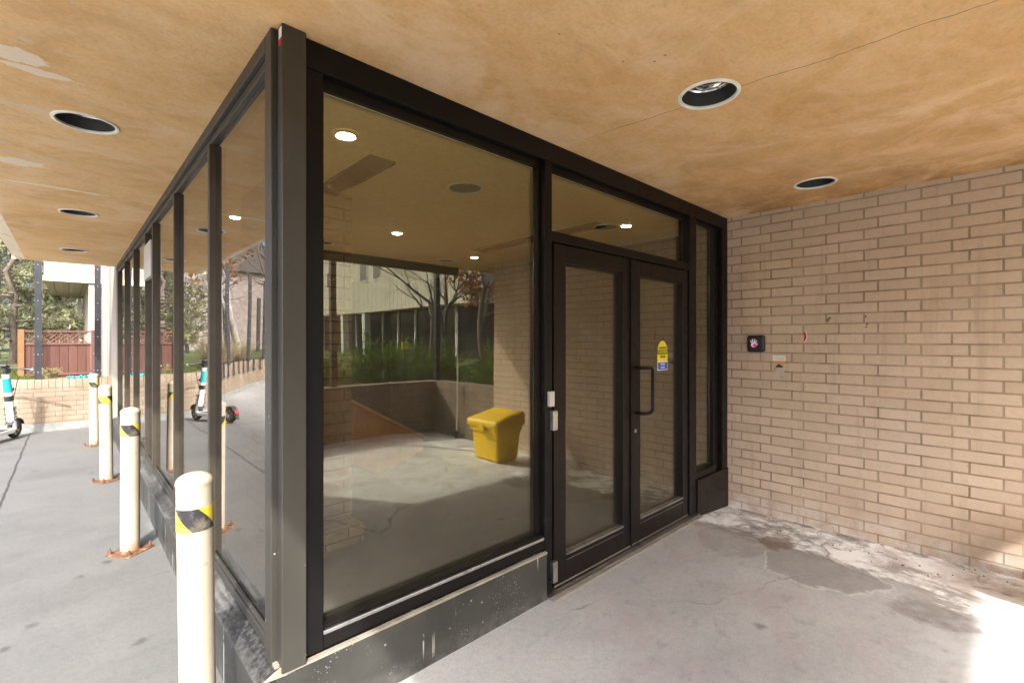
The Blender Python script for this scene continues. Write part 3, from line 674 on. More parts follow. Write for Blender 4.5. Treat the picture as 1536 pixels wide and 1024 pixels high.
b = MB(); b.box(.90, 1.63, 3.34, 4.06, .011, .15); b.build('plinth', M['brick_in'], pl, bevel=.02)
sg = empty('stair_guard', (2.4, 5.0, 0), 'sloping varnished wooden stair guard with an orange top rail in the lobby', 'stair guard')
b = MB(); b.prism([(.95, 1.573), (3.22, .30), (3.20, .18), (2.78, .012), (2.55, .012), (.95, .91)], 'y', 5.0, 5.09); b.build('guard_panel', M['wood_dark'], sg)
b = MB(); b.prism([(.95, 1.575), (.95, 1.617), (3.24, .332), (3.222, .302)], 'y', 4.97, 5.12); b.build('top_rail', M['wood'], sg, bevel=.005)

# ------------------------------------------------------------------ things on the brick wall
XW = 4.671
def wall_text_M(y, z, x): return Matrix.Translation((x, y, z)) @ Matrix.Rotation(R(-90), 4, 'Z') @ Matrix.Rotation(R(90), 4, 'X')
t = empty('door_switch', (XW, 1.62, 1.497), 'black touchless door switch with glowing hand icon on the brick wall', 'switch')
b = MB(); b.box(XW - .040, XW, 1.542, 1.698, 1.420, 1.574); b.build('housing', M['plastic_black'], t, bevel=.022, seg=4)
b = MB(); b.box(XW - .044, XW - .0402, 1.562, 1.678, 1.440, 1.556); fp = b.build('face_plate', M['plastic_black'], t, bevel=.012)
b = MB()                                                  # hand: palm and four fingers, thumb
xf0, xf1 = XW - .0462, XW - .0442
yc, zc = 1.632, 1.487
pal = [(yc + .026 * math.cos(a) , zc + .024 * math.sin(a)) for a in [2 * math.pi * k / 18 for k in range(18)]]
b.prism(pal, 'x', xf0, xf1)
for a, L in ((52, .05), (76, .056), (100, .054), (125, .046), (165, .036)):
    ca, sa = math.cos(R(a)), math.sin(R(a)); p0 = (yc + ca * .024, zc + sa * .022); p1 = (yc + ca * L, zc + sa * L); nx, nz = -sa * .0045, ca * .0045
    b.prism([(p0[0] + nx, p0[1] + nz), (p0[0] - nx, p0[1] - nz), (p1[0] - nx, p1[1] - nz), (p1[0] + nx, p1[1] + nz)], 'x', xf0, xf1)
b.build('hand_icon', M['icon'], fp)
b = MB(); b.prism([(yc - .008 + .015 * math.cos(2 * math.pi * k / 14), zc - .006 + .015 * math.sin(2 * math.pi * k / 14)) for k in range(14)], 'x', XW - .0475, XW - .0464); b.build('indicator', M['icon_red'], fp)
t = empty('notice', (XW, 1.43, 1.28), 'small white and orange notice over a worn clear plate on the brick wall', 'notice')
b = MB(); b.box(XW - .003, XW - .0003, 1.378, 1.486, 1.342, 1.392); b.build('heading', M['sticker_white'], t)
b = MB(); b.box(XW - .003, XW - .0003, 1.378, 1.486, 1.318, 1.3415); b.build('colour_band', M['sticker_orange'], t)
b = MB(); b.box(XW - .002, XW - .0003, 1.392, 1.478, 1.170, 1.3175); b.build('plate', M['plate'], t)
b = MB(); b.box(XW - .0035, XW - .0021, 1.402, 1.458, 1.284, 1.300); b.box(XW - .0035, XW - .0021, 1.42, 1.445, 1.301, 1.312); b.build('mark', M['ink'], t)
b = MB()
for k, zz in enumerate((1.374, 1.362, 1.351)): b.box(XW - .0034, XW - .0031, 1.39, 1.474 - .02 * (k == 2), zz - .0018, zz + .0018)
b.build('print_line', M['pale_grey'], t)
t = empty('sticker_remnant', (XW, 1.22, 1.56), 'torn red crescent sticker with a white edge on the brick wall', 'sticker')
def cres(y, z, r, off, n=12):
    o = [(y + off - r * .42 * math.sin(math.pi * k / n), z + r * math.cos(math.pi * k / n)) for k in range(n + 1)]
    i = [(y + off + .004 - r * .08 * math.sin(math.pi * k / n), z - r * .98 * math.cos(math.pi * k / n)) for k in range(1, n)]
    return o + i
b = MB(); b.prism([(y, z) for y, z in cres(1.222, 1.562, .048, .008)], 'x', XW - .0025, XW - .0003); b.build('torn_edge', M['sticker_white'], t)
b = MB(); b.prism([(y, z) for y, z in cres(1.226, 1.562, .043, .008)], 'x', XW - .0035, XW - .0026); b.build('torn_print', M['sticker_red'], t)

# ------------------------------------------------------------------ bollards
def make_bollard(label):
    e = empty('bollard', (0, 0, 0), label, 'bollard', 'cream steel bollards along the glazed wall')
    b = MB(); b.lathe([(0, .008), (.0575, .008), (.0575, 1.005), (0, 1.005)], n=40, uvr=.0575); b.build('post', M['bollard'], e)
    b = MB(); b.lathe([(.0595, 1.004), (.0598, 1.008), (.0595, 1.012)] + [(.0595 * math.cos(a), 1.012 + .034 * math.sin(a)) for a in [math.pi / 2 * k / 8 for k in range(1, 9)]], n=40); b.build('dome_cap', M['bollard'], e)
    b = MB(); b.lathe([(.0577, .842), (.0586, .842), (.0586, .924), (.0577, .924)], n=40, uvr=.06); b.build('striped_tape', M['tape'], e)
    b = MB(); b.box(-.10, .10, -.10, .10, -.001, .010); p = b.build('base_plate', M['rust'], e, bevel=.003)
    for sx in (-1, 1):
        for sy in (-1, 1):
            b = MB(); b.tube([(sx * .08, sy * .08, .010), (sx * .08, sy * .08, .034)], [.013, .012], 6, smooth=False); b.tube([(sx * .08, sy * .08, .034), (sx * .08, sy * .08, .048)], [.006, .006], 8); b.build('anchor_bolt', M['rust'], p)
    b = MB()
    for k in range(26): 
        a0, a1 = 2 * math.pi * k / 26, 2 * math.pi * (k + 1) / 26
    b.lathe([(.0577, .0101), (.068, .0101), (.0577, .022)], n=26); b.build('weld_bead', M['rust'], e)
    return e
BL = [(.350, 2.055, 'bollard at the glass corner, nearest of the four, its tape mostly black', 211),
      (.325, 4.38, 'second bollard from the glass corner, rusted base plate fully in view', 218),
      (.303, 6.76, 'third bollard from the glass corner, partly behind the second one', 300),
      (.275, 9.14, 'farthest bollard, beside the low brick wall at the sidewalk end', 205)]
b0 = make_bollard(BL[0][2])
for i, (x, y, l, a) in enumerate(BL):
    e = b0 if i == 0 else copy_tree(b0)
    e.location = (x, y, 0); e.rotation_euler = (R([.6, -.5, .4, 0][i]), R([.5, .3, -.6, .2][i]), R(a)); e['label'] = l

# ------------------------------------------------------------------ low brick walls, raised ground, fences
def offset(path, d):
    out = []
    for k, p in enumerate(path):
        a = Vector(path[max(k - 1, 0)]); c2 = Vector(path[min(k + 1, len(path) - 1)])
        t = (c2 - a).normalized(); out.append((p[0] - t.y * d, p[1] + t.x * d))
    return out
def path_wall(path, d0, d1, z0, z1):
    b = MB(); A, B = offset(path, d0), offset(path, d1); u = 0
    for k in range(len(path) - 1):
        L = (Vector(path[k + 1]) - Vector(path[k])).length; a, a2, c1, c2 = A[k], A[k + 1], B[k], B[k + 1]
        b.face([(*a, z0), (*a2, z0), (*a2, z1), (*a, z1)], uv=[(u, z0), (u + L, z0), (u + L, z1), (u, z1)])
        b.face([(*c2, z0), (*c1, z0), (*c1, z1), (*c2, z1)], uv=[(u + L, z0), (u, z0), (u, z1), (u + L, z1)])
        b.face([(*a, z1), (*a2, z1), (*c2, z1), (*c1, z1)], uv=[(u, 0), (u + L, 0), (u + L, .2), (u, .2)])
        b.face([(*c1, z0), (*c2, z0), (*a2, z0), (*a, z0)])
        u += L
    for k, s in ((0, 1), (-1, -1)):
        a, c1 = A[k], B[k]; q = [(*c1, z0), (*a, z0), (*a, z1), (*c1, z1)]
        b.face(q if s > 0 else q[::-1], uv=[(0, z0), (.2, z0), (.2, z1), (0, z1)] if s > 0 else [(0, z1), (.2, z1), (.2, z0), (0, z0)])
    return b
def smooth_path(pts, n=6):
    out = []
    P = [Vector(p) for p in pts]
    for k in range(len(P) - 1):
        a, b_, c_, d_ = P[max(k - 1, 0)], P[k], P[k + 1], P[min(k + 2, len(P) - 1)]
        for j in range(n):
            t = j / n
            out.append(tuple(.5 * ((2 * b_) + (c_ - a) * t + (2 * a - 5 * b_ + 4 * c_ - d_) * t * t + (3 * b_ - a - 3 * c_ + d_) * t ** 3)))
    out.append(tuple(P[-1])); return out
PATH = smooth_path([(.56, 11.12), (-.15, 11.10), (-.72, 11.22), (-1.15, 12.1), (-1.6, 13.7), (-2.55, 15.75), (-3.7, 17.8), (-6.2, 21.0), (-11, 25.5), (-20, 31)])
PATH = [(p[0], p[1]) for p in PATH][::-1]      # walk toward the building so that +offset lies on the street side... checked below
SIDE = -1
lw = empty('low_brick_wall', (-1, 12.5, 0), 'curved low cream brick wall with soldier coping behind the scooter', 'wall', kind='thing')
path_wall(PATH, 0, .22, .13, .725).build('masonry', M['brick_low'], lw)
path_wall(PATH, -.006, .226, .7255, .87).build('coping', M['brick_soldier'], lw)
path_wall(PATH, -.015, .235, -.05, .13).build('footing', M['foundation'], lw)
P2 = [(4.672, -1.442), (4.672, -3.0), (.95, -3.0)]
lw2 = empty('low_brick_wall', (3.5, -2.9, 0), 'straight cornered low brick wall beside the yellow bin, below the juniper bushes', 'wall', kind='thing')
b = MB(); b.box(4.671, 4.9, -3.22, -1.4405, -.12, .69); b.box(.9, 4.6705, -3.22, -3.0, -.12, .69); b.build('masonry', M['brick_low'], lw2)
b = MB(); b.box(4.667, 4.905, -3.225, -1.441, .6905, .82); b.box(.895, 4.6665, -3.225, -2.995, .6905, .82); b.build('coping', M['brick_soldier'], lw2)
# raised lawns behind the low walls
off = offset(PATH, .225)
b = MB(); poly = [(.9, 11.34)] + [p for p in off[::-1] if p[0] < .5] + [(-20, 90), (60, 90), (60, 11.34)]
def bumpy(poly, z):
    b = MB(); b.face([(*p, z) for p in poly]); return b
o_ = bumpy(poly, .74)
struct('raised_lawn', o_, M['lawn'])
b = MB(); b.face([(4.895, -1.45, .60), (.9, -3.21, .60), (.9, -60, .60), (60, -60, .60), (60, -1.45, .60)][::-1] if False else [(.92, -3.21, .60), (.92, -60, .60), (60, -60, .60), (60, -1.45, .60), (4.89, -1.45, .60), (4.89, -3.21, .60)])
struct('raised_lawn', b, M['lawn'])

def fence(name, label, pts, posts, z0, ztop, studs=True, dv=.075, rp=.042):
    e = empty(name, (*pts[0], z0), label, 'fence')
    for (x, y) in posts:
        b = MB(); b.box(x - rp, x + rp, y - rp, y + rp, z0, ztop, 0)
        if studs:
            z = z0 + .12
            while z < ztop - .05:
                for (dx, dy) in ((-rp - .003, 0), (0, -rp - .003), (rp + .003, 0), (0, rp + .003)):
                    b.obox((x + dx, y + dy, z), (.013, .013, .013), Euler((.3, .4, .5)), 1)
                z += .30
        b.build('post', [M['fence_metal'], M['stud']], e)
    b = MB()
    for p, q in zip(pts, pts[1:]):
        P, Q = Vector((*p, 0)), Vector((*q, 0)); L = (Q - P).length; n = max(1, int(L / dv)); d = (Q - P) / n; ang = math.atan2(d.y, d.x); Rz = Euler((0, 0, ang))
        for k in range(n):
            c_ = P + d * (k + .5); b.obox((c_.x, c_.y, (z0 + ztop) / 2), (.0019, .0019, ztop - z0 - .02), Rz)
        mid = (P + Q) / 2; z = z0 + .06
        while z < ztop: b.obox((mid.x, mid.y, z), (L, .0011, .0011), Rz); z += .36
    b.build('mesh_panel', M['wire'], e)
    return e
fp = offset(PATH, .11)
seg = [p for p in fp if p[0] > -6.5]
fence('mesh_fence', 'tall black post and wire mesh fence standing on the curved low wall', seg, [(-.37, 11.2), (.38, 11.23), (-1.93, 14.4), (-3.0, 16.6), (-3.75, 17.75), (-4.7, 19.05), (-5.9, 20.6), (-1.3, 12.55)], .871, 3.58)
fence('mesh_fence', 'tall studded post and wire mesh fence on the low wall by the yellow bin', [(1.02, -3.11), (4.79, -3.11), (4.79, -1.5)], [(4.79, -3.11), (2.9, -3.11)], .821, 3.4)
far = [(-22 + 2.0 * k, 36 - .25 * k) for k in range(10)]
fence('mesh_fence', 'distant row of dark fence posts beyond the curved wall', [far[0], far[-1]], far, .70, 4.3, studs=False, dv=.3, rp=.09)
# brackets hanging on the curved wall
cum = []
for k in range(9):
    t = k / 8.0; x = -1.62 + (-3.9 + 1.62) * t; y = 13.75 + (18.1 - 13.75) * t
    best = None
    for p_, q_ in zip(PATH, PATH[1:]):
        A_, B_ = Vector(p_), Vector(q_); d_ = B_ - A_; u_ = min(1, max(0, (Vector((x, y)) - A_).dot(d_) / d_.length_squared)); c_ = A_ + d_ * u_; ds = (c_ - Vector((x, y))).length
        if best is None or ds < best[0]: best = (ds, c_, d_.normalized())
    tdir = best[2]; nrm = Vector((tdir.y, -tdir.x)); q = best[1] + nrm * .03
    cum.append((q, math.atan2(tdir.y, tdir.x)))
def make_bracket():
    e = empty('wall_bracket', (0, 0, 0), 'dark steel L bracket hanging from the coping of the curved low wall', 'bracket', 'dark steel brackets along the curved low wall')
    b = MB(); b.box(-.018, .018, -.03, .0, .60, .915); b.build('upright', M['fence_metal'], e)
    b = MB(); b.box(-.16, .018, -.035, .0, .560, .598); b.build('foot', M['fence_metal'], e)
    b = MB(); b.box(-.018, .018, -.03, .16, .9155, .93); b.build('hook', M['fence_metal'], e)
    return e
br = make_bracket()
for i, (q, a) in enumerate(cum):
    e = br if i == 0 else copy_tree(br)
    e.location = (q.x, q.y, 0); e.rotation_euler = (0, 0, a)
# small teal tarp on the coping
rnd = random.Random(5); t = empty('tarp', (.1, 11.35, .86), 'crumpled teal tarp lying along the top of the low wall', 'tarp')
b = MB(); nx, ny = 26, 6
P = [[(-.02 + .42 * i / nx, 11.16 + .17 * j / ny, .885 + .03 * math.sin(i * 1.3 + j) * rnd.uniform(.3, 1) + .07 * math.exp(-((i - 20) / 2.0) ** 2) * math.sin(math.pi * j / ny)) for j in range(ny + 1)] for i in range(nx + 1)]
for i in range(nx):
    for j in range(ny): b.face([P[i][j], P[i + 1][j], P[i + 1][j + 1], P[i][j + 1]])
tb = b.build('sheet', M['tarp'], t); so = tb.modifiers.new('s', 'SOLIDIFY'); so.thickness = .006

# ------------------------------------------------------------------ red timber fence with lattice
tf = empty('timber_fence', (-.2, 14, .74), 'red stained board fence with white-backed lattice top and an orange end post', 'fence')
b = MB(); b.box(-.66, .36, 13.99, 14.02, .70, 1.44); b.build('boards', M['plank'], tf)
b = MB(); b.box(-.66, .36, 13.965, 13.989, 1.43, 1.47); b.box(-.66, .36, 13.965, 14.03, 1.70, 1.735); b.box(-.66, .36, 13.965, 13.989, .78, .83); b.build('rail', M['lattice'], tf)
b = MB(); ll = .32
for k in range(-4, 14):
    x = -.66 + k * .09
    for s, yy in ((1, 14.0), (-1, 14.011)):
        x0, x1 = (x, x + .24) if s > 0 else (x + .24, x)
        lo, hi = 1.4705, 1.6995
        pts = []
        xa, za, xb, zb = x0, lo, x1, hi
        if min(xa, xb) < -.66 or max(xa, xb) > .36: continue
        L = math.hypot(xb - xa, zb - za); ang = math.atan2(zb - za, xb - xa)
        b.obox(((xa + xb) / 2, yy, (za + zb) / 2), (L, .008, .02), Euler((0, -ang, 0)))
b.build('lattice', M['lattice'], tf)
b = MB(); b.box(-.76, -.665, 13.95, 14.05, .70, 1.75); b.build('end_post', M['fence_post'], tf, bevel=.004)
b = MB(); b.box(.365, .42, 13.96, 14.04, .70, 1.75); b.build('end_post', M['plank'], tf)

# ------------------------------------------------------------------ pale building beyond the glazing
hb = empty('apartment_building', (1.5, 17, .7), 'pale ribbed building with a deep overhang beyond the red fence', 'building')
b = MB(); b.box(-.46, 6, 17, 24, 3.10, 7.5); b.build('upper_storey', M['ribbed'], hb)
b = MB(); b.box(.395, .55, 17.02, 23.98, .7, 3.099); b.box(.55, 6, 17.4, 23.9, .7, 3.098); b.build('side_wall', M['ribbed'], hb)
b = MB(); b.box(.255, .345, 23.6, 23.9, .7, 3.099); b.build('column', M['window_frame'], hb)
b = MB(); b.box(-.48, 6.0, 16.96, 17.0, 3.06, 3.20); b.build('overhang_band', M['cream_edge'], hb)
wp = empty('panel_wall', (.75, 10.9, 0), 'pale ribbed panel wall continuing past the end of the glazing', 'wall', kind='thing')
b = MB(); b.box(.562, 1.4, 9.865, 12.9, -.05, 3.9); b.box(.50, .561, 12.3, 12.9, .74, 3.9); b.build('cladding', M['ribbed'], wp)
b = MB()
for k in range(7): b.box(.5585, .5615, 10.62 + .02 * (k % 2), 10.82, 1.28 + .09 * k, 1.335 + .09 * k); b.box(.5570, .5584, 10.68, 10.77, 1.294 + .09 * k, 1.32 + .09 * k, 1)
b.build('sign_letters', [M['sign_purple'], M['ribbed']], wp)

# ------------------------------------------------------------------ scooter (local x forward)
sc = empty('electric_scooter', (0, 0, 0), 'white and teal electric kick scooter parked by the low brick wall', 'scooter')
def wheel(x, label=None):
    W = MB(); prof = [(.094, -.024), (.115, -.029), (.132, -.025), (.141, -.012), (.143, 0), (.141, .012), (.132, .025), (.115, .029), (.094, .024)]
    W.lathe(prof, n=36, closed=True); q = MB(); q.join(W, Matrix.Translation((x, 0, .143)) @ Matrix.Rotation(R(90), 4, 'X'))
    o = q.build('wheel', M['tyre'], sc)
    W = MB(); W.lathe([(.0, -.018), (.03, -.020), (.034, -.012), (.084, -.012), (.0935, -.018), (.0935, .018), (.084, .012), (.034, .012), (.03, .020), (.0, .018)], n=30)
    q = MB(); q.join(W, Matrix.Translation((x, 0, .143)) @ Matrix.Rotation(R(90), 4, 'X')); q.build('rim', M['deck_grey'], o)
    q = MB()
    for k in range(6):
        a = R(60 * k); q.obox((x + math.cos(a) * .064, 0, .143 + math.sin(a) * .064), (.07, .042, .016), Euler((0, -a, 0)))
    q.build('spoke', M['scooter_black'], o)
    return o
wheel(.44); wheel(-.43)
b = MB(); b.prism([(-.33, .10), (.28, .10), (.345, .15), (.345, .175), (.25, .165), (-.30, .165), (-.36, .155)], 'y', -.085, .085); b.build('deck', M['scooter_white'], sc, bevel=.012)
b = MB(); b.box(-.29, .24, -.075, .075, .1655, .170); b.build('grip_mat', M['scooter_black'], sc)
b = MB(); b.prism([(-.36, .12), (-.30, .165), (-.32, .19), (-.43, .15), (-.44, .1)], 'y', -.045, -.032); b.prism([(-.36, .12), (-.30, .165), (-.32, .19), (-.43, .15), (-.44, .1)], 'y', .032, .045); b.build('rear_fork', M['scooter_white'], sc)
def fender(name, x, a0, a1, r=.160, wdt=.045):
    b = MB(); n = 14; pr_ = []
    for k in range(n + 1):
        a = R(a0 + (a1 - a0) * k / n); pr_.append((math.cos(a), math.sin(a)))
    outer = [(x + c0 * (r + .008), .143 + s0 * (r + .008)) for c0, s0 in pr_]; inner = [(x + c0 * r, .143 + s0 * r) for c0, s0 in pr_[::-1]]
    b.prism(outer + inner, 'y', -wdt, wdt); return b.build(name, M['scooter_black'], sc)
fender('front_fender', .44, 20, 150); rf = fender('rear_fender', -.43, 35, 190, wdt=.045)
b = MB(); b.obox((-.592, 0, .205), (.035, .085, .055), Euler((0, .3, 0))); b.build('tail_light', M['tail_red'], rf)
b = MB(); b.obox((-.612, 0, .115), (.012, .07, .09), Euler((0, .25, 0))); b.build('mud_flap', M['scooter_black'], rf)
# stem leaning back
p0, p1 = Vector((.395, 0, .17)), Vector((.235, 0, 1.075)); ax = (p1 - p0)
def along(t): return p0 + ax * t
def stem_piece(name, t0, t1, r0, r1, m, n=16, sx=1.0):
    b = MB(); b.tube([along(t0), along(t1)], [r0, r1], n); return b.build(name, m, sc)
st_ = stem_piece('lower_stem', .0, .47, .054, .047, M['scooter_white'])
stem_piece('stem_collar', .47, .56, .053, .053, M['scooter_black'])
stem_piece('upper_stem', .56, .93, .050, .042, M['scooter_white'])
tw = stem_piece('teal_sleeve', .62, .86, .0525, .0465, M['teal'])
stem_piece('neck', .93, 1.0, .038, .036, M['scooter_black'])
b = MB(); b.tube([(.44, -.05, .143), (.425, -.052, .25), (.40, -.04, .30)], [.016, .018, .016], 8); b.tube([(.44, .05, .143), (.425, .052, .25), (.40, .04, .30)], [.016, .018, .016], 8); b.box(.375, .425, -.05, .05, .245, .31); b.build('front_fork', M['scooter_black'], sc)
top = along(1.0)
b = MB(); b.tube([(top.x + .03, -.29, top.z + .0), (top.x, -.12, top.z + .02), (top.x, 0, top.z + .03), (top.x, .12, top.z + .02), (top.x + .03, .29, top.z)], .0135, 12); hbm = b.build('handlebar', M['scooter_black'], sc)
for s in (-1, 1):
    b = MB(); b.tube([(top.x + .02, s * .17, top.z + .014), (top.x + .032, s * .295, top.z - .001)], .0185, 12); b.build('grip', M['plastic_black'], hbm)
    b = MB(); b.tube([(top.x + .05, s * .13, top.z + .01), (top.x + .075, s * .19, top.z - .005), (top.x + .085, s * .27, top.z - .03)], .006, 8); b.build('brake_lever', M['deck_grey'], hbm)
    b = MB(); b.tube([(top.x + .02, s * .298, top.z), (top.x + .033, s * .312, top.z - .002)], .019, 10); b.build('bar_end', M['deck_grey'], hbm)
b = MB(); b.obox((top.x - .01, 0, top.z + .055), (.11, .085, .035), Euler((0, .35, 0))); b.build('display', M['scooter_black'], sc, bevel=.008)
b = MB(); b.obox((top.x + .06, 0, top.z - .01), (.045, .055, .06), Euler((0, .1, 0))); b.build('headlight', M['scooter_black'], sc, bevel=.008)
b = MB(); b.tube([(top.x + .05, -.06, top.z), (top.x + .12, -.09, top.z - .12), (top.x + .14, -.05, top.z - .30), (.36, -.03, .62)], .005, 6); b.tube([(top.x + .05, .06, top.z), (top.x + .13, .09, top.z - .14), (top.x + .13, .05, top.z - .33), (.36, .03, .60)], .005, 6); b.build('cable', M['plastic_black'], sc)
b = MB(); b.obox((along(.66).x + .07, 0, along(.66).z), (.05, .06, .045), Euler((0, .2, 0))); b.build('lock_box', M['scooter_black'], sc, bevel=.006)
for dx in (.12, -.06):
    b = MB(); b.tube([(dx, .06, .11), (dx - .02, .10, .012), (dx - .05, .105, .004)], .009, 8); b.build('kickstand', M['scooter_black'], sc)
# lettering down both sides of the stem
for s in (-1, 1):
    z_ax = Vector((0, s, 0)); x_ax = -ax.normalized(); y_ax = z_ax.cross(x_ax)
    Mx = Matrix((x_ax, y_ax, z_ax)).transposed().to_4x4(); Mx.translation = along(.24) + Vector((0, s * .0535, 0))
    add_mesh('lettering', text('BIRD', .105, M['ink'], None, Mx, ext=.001), st_)
sc.location = (-.80, 10.32, 0); sc.rotation_euler = (0, 0, math.atan2(.9, .41))

# ------------------------------------------------------------------ yellow grit bin
def rrect(x0, x1, y0, y1, r, n=5):
    out = []
    for cx, cy, a0 in ((x1 - r, y1 - r, 0), (x0 + r, y1 - r, 90), (x0 + r, y0 + r, 180), (x1 - r, y0 + r, 270)):
        for k in range(n + 1): out.append((cx + r * math.cos(R(a0 + 90 * k / n)), cy + r * math.sin(R(a0 + 90 * k / n))))
    return out
def loft(b, rings, cap0=True, cap1=True, mat=0):
    i = len(b.v); n = len(rings[0])
    for r in rings: b.v += [tuple(p) for p in r]
    for k in range(len(rings) - 1):
        for j in range(n):
            b.f.append((i + k * n + j, i + k * n + (j + 1) % n, i + (k + 1) * n + (j + 1) % n, i + (k + 1) * n + j)); b.m.append(mat); b.uv.append(None); b.col.append(None); b.smooth.append(True)
    if cap0: b.f.append(tuple(i + j for j in range(n - 1, -1, -1))); b.m.append(mat); b.uv.append(None); b.col.append(None); b.smooth.append(False)
    if cap1: b.f.append(tuple(i + (len(rings) - 1) * n + j for j in range(n))); b.m.append(mat); b.uv.append(None); b.col.append(None); b.smooth.append(False)
gb = empty('grit_bin', (0, 0, 0), 'yellow plastic grit bin with an overhanging sloped lid against the brick', 'bin')
b = MB(); ring = lambda x0, x1, y0, y1, r, z: [(x, y, z) for x, y in rrect(x0, x1, y0, y1, r)]
loft(b, [ring(-.188, .188, -.232, .232, .045, .045), ring(-.213, .213, -.262, .262, .05, .385), ring(-.232, .232, -.282, .282, .05, .39), ring(-.235, .235, -.285, .285, .05, .446), ring(-.215, .215, -.265, .265, .05, .452)])
b.build('tub', M['yellow_plastic'], gb, sharp=50)
b = MB()
for sy in (-1, 0, 1): b.box(-.165, .165, sy * .155 - .05, sy * .155 + .05, 0, .047)
b.build('foot_rail', M['yellow_plastic'], gb, bevel=.008)
b = MB()
def lid_ring(x0, x1, y0, y1, r, zl, zr): return [(x, y, zl + (zr - zl) * (x + .24) / .48) for x, y in rrect(x0, x1, y0, y1, r)]
loft(b, [lid_ring(-.262, .25, -.31, .31, .05, .456, .462), lid_ring(-.266, .254, -.314, .314, .05, .470, .476), lid_ring(-.264, .252, -.312, .312, .05, .520, .605), lid_ring(-.248, .24, -.296, .296, .05, .535, .625), lid_ring(-.20, .20, -.25, .25, .05, .545, .637)])
b.build('lid', M['yellow_plastic'], gb, sharp=60)
b = MB(); b.box(-.278, -.237, -.07, .07, .395, .50); b.build('latch', M['yellow_plastic'], gb, bevel=.01)
gb.location = (4.04, -.66, -.02)
# thin white pole in the wall corner
wpole = empty('marker_pole', (4.60, -2.27, -.08), 'thin white marker pole leaning at the low wall near the yellow bin', 'pole')
b = MB(); b.tube([(4.60, -2.27, -.07), (4.615, -2.27, 1.98)], .013, 8); b.build('rod', M['window_frame'], wpole)
b = MB(); b.tube([(4.60, -2.27, -.075), (4.6005, -2.27, .05)], .03, 10); b.build('shoe', M['ink'], wpole)

# ------------------------------------------------------------------ long building across the courtyard (seen mirrored in the front glass)
lb = empty('office_building', (14, -30, 0), 'long two storey pale building with a dark glazed ground floor across the lawn', 'building')
b = MB(); b.box(14, 26, -48, -13, 3.35, 9.5); b.build('upper_storey', M['ribbed_far'], lb)
b = MB(); b.box(15.0, 26, -47.5, -13.5, .6, 3.345); b.build('ground_floor_wall', M['glass_dark'], lb)
for k in range(17):
    y = -14.2 - 2.0 * k
    b = MB(); b.box(14.9, 14.998, y - .07, y + .07, .6, 3.34); b.build('window_mullion', M['window_frame'], lb)
for y in (-25.2, -28.6, -36): b = MB(); b.box(14.05, 14.45, y - .2, y + .2, .6, 3.345); b.build('column', M['window_frame'], lb)
for (y, z) in ((-23.2, 5.9), (-25.0, 5.9), (-30.5, 5.9)):
    b = MB(); b.box(13.97, 13.998, y - .5, y + .5, z - .6, z + .7); fr = b.build('window', M['window_frame'], lb)
    b = MB(); b.box(13.955, 13.969, y - .42, y + .42, z - .5, z + .6); b.build('pane', M['glass_dark'], fr)
b = MB(); b.box(13.9, 26.1, -48.1, -12.9, 9.5, 9.8); b.build('parapet', M['cream_edge'], lb)
for (x0, x1, y0, y1, h, l) in ((-16, -5, 44, 56, 7.2, 'reddish grey block beyond the distant fence posts'), (-44, -24, 40, 52, 9, 'far masonry house left of the reddish grey block'), (-40, -18, -60, -45, 8, 'masonry house down the street behind the viewer')):
    e = empty('masonry_house', ((x0 + x1) / 2, (y0 + y1) / 2, 0), l, 'building')
    b = MB(); b.box(x0, x1, y0, y1, -.1, h); b.build('wall', M['house_brick'], e)
    b = MB(); b.prism([(x0 - .4, h), (x1 + .4, h), ((x0 + x1) / 2, h + 2.4)], 'y', y0 - .4, y1 + .4); b.build('roof', M['roofing'], e)
    k = x0 + 1.2 if x0 != -16 else 1e9
    while k < x1 - 1.5:
        for z in (1.4, 4.4):
            if z + 1.4 < h:
                b = MB(); b.box(k, k + 1.2, y0 - .03, y0 - .001, z, z + 1.5); fr = b.build('window', M['window_frame'], e)
                b = MB(); b.box(k + .1, k + 1.1, y0 - .045, y0 - .031, z + .1, z + 1.4); b.build('pane', M['glass_dark'], fr)
        k += 2.8
# yellow garden sign among the junipers
ys_ = empty('garden_sign', (4.67, -4.0, .6), 'small yellow sign on a stake among the junipers', 'sign')
b = MB(); b.box(4.60, 4.74, -4.0, -3.985, 1.36, 1.50); b.build('board', M['sticker_yellow'], ys_)
b = MB(); b.box(4.66, 4.68, -4.02, -4.001, .6, 1.48); b.build('stake', M['fence_metal'], ys_)

